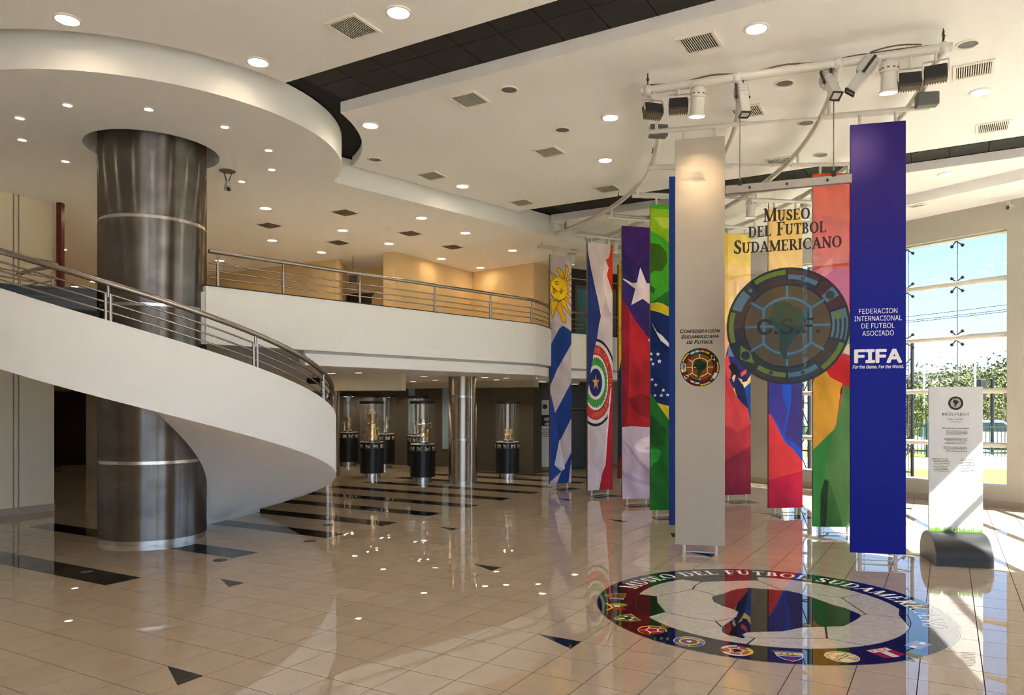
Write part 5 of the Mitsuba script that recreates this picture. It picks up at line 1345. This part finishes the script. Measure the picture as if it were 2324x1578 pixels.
put('pole', cyl([19.4, 31.0, GZ], [19.4, 31.0, 3.0], .07), 'dark_metal', t, smooth=40)
put('head', placed(rbox(.28, .25, .85, .03), 18.95, 31.0, 2.55), 'black_plastic', t)
put('arm', cyl([18.95, 31, 2.85], [19.4, 31, 2.85], .03), 'dark_metal', t)
put('red_lamp', placed(cyl([0, 0, 0], [0, -.05, 0], .10), 20.0, 31, 2.35), 'red_trim', t)
t = thing('car', 'car with pale bonnet and dark blue roof on the road right of the welcome stand', 'car')
cb = trimesh.convex.convex_hull([[a, b, c] for a, c in ((-2.1, .3), (2.1, .3), (-2.1, .75), (2.1, .7), (-2.0, .85), (1.9, .8)) for b in (-.85, .85)])
cc = trimesh.convex.convex_hull([[a, b, c] for a, c, bb in ((-1.5, .8, .8), (1.0, .8, .8), (-1.0, 1.38, .62), (.35, 1.38, .62)) for b in (-bb, bb)])
put('body', placed(cb, 22.0, 35.2, GZ, -.35), 'far_white', t)
put('cabin', placed(cc, 22.0, 35.2, GZ, -.35), 'car_blue', t)
put('side_glass', placed(trimesh.convex.convex_hull([[a, b, c] for a, c in ((-1.2, .88), (.75, .88), (-.95, 1.28), (.3, 1.28)) for b in (-.80, .80)]), 22.0, 35.2, GZ, -.35), 'car_glass', t)
for a in (-1.35, 1.35):
    for b in (-.85, .85):
        w = np.array([22 + a * math.cos(-.35) - b * math.sin(-.35), 35.2 + a * math.sin(-.35) + b * math.cos(-.35)])
        n_ = np.array([-math.sin(-.35), math.cos(-.35)]) * .1
        put('wheel', cyl([*(w - n_), GZ + .32], [*(w + n_), GZ + .32], .32, 20), 'black_plastic', t, smooth=40)
for i, (z0, z1, lab) in enumerate(((8.9, 11.2, 'highest power line across the sky'), (8.7, 10.7, 'second power line across the sky'), (8.6, 10.5, 'third power line across the sky'), (4.0, 5.6, 'fourth power line lower in the sky'), (3.8, 5.2, 'fifth power line lower in the sky'), (3.5, 4.0, 'lowest power line just over the trees'))):
    t = thing('power_line', lab, 'cable')
    put('wire', tube([[10 + 45 * k, 74 - 16 * k, (z0 + (z1 + 1.2 - z0) * k - 1.0 * math.sin(math.pi * k))] for k in np.linspace(0, 1, 20)], .022, 5), 'dark_metal', t, smooth=True)
t = thing('far_building', 'pale building far off beyond the trees at the right of the window', 'building')
put('wall', placed(rbox(9, 6, 5.4, .05), 46, 78, GZ + 2.7, -.3), 'far_white', t)
put('roof', placed(rbox(9.6, 6.6, .3, .05), 46, 78, GZ + 5.5, -.3), 'concrete', t)
for i in range(4):
    put('window', placed(rbox(1.2, .1, 1.2, .02), 46 - 3.2 + 2.1 * i + .8, 78 - 3.0 - .35 * (i - 1.5) * 2 * .3 - .25, GZ + 4, -.3), 'car_glass', t)

# beams of the spotlight cans on the front pipe (each can's own light)
for i, (u, z, tgt, k) in enumerate(((1583, 5.28, (2.15, 9.45, 4.75), 2.2), (2017, 5.27, (3.93, 9.05, 5.02), 2.0))):
    p = on_pipe(u)
    scene[f'can_beam_{i:03d}'] = {'type': 'spot', 'to_world': T().look_at(origin=[p[0] * SC, p[1] * SC, z * SC], target=[x * SC for x in tgt], up=[0, 1, 0.1]), 'intensity': rgb(np.array([1.0, .72, .42]) * k * LAMP), 'cutoff_angle': 24.0, 'beam_width': 5.0}
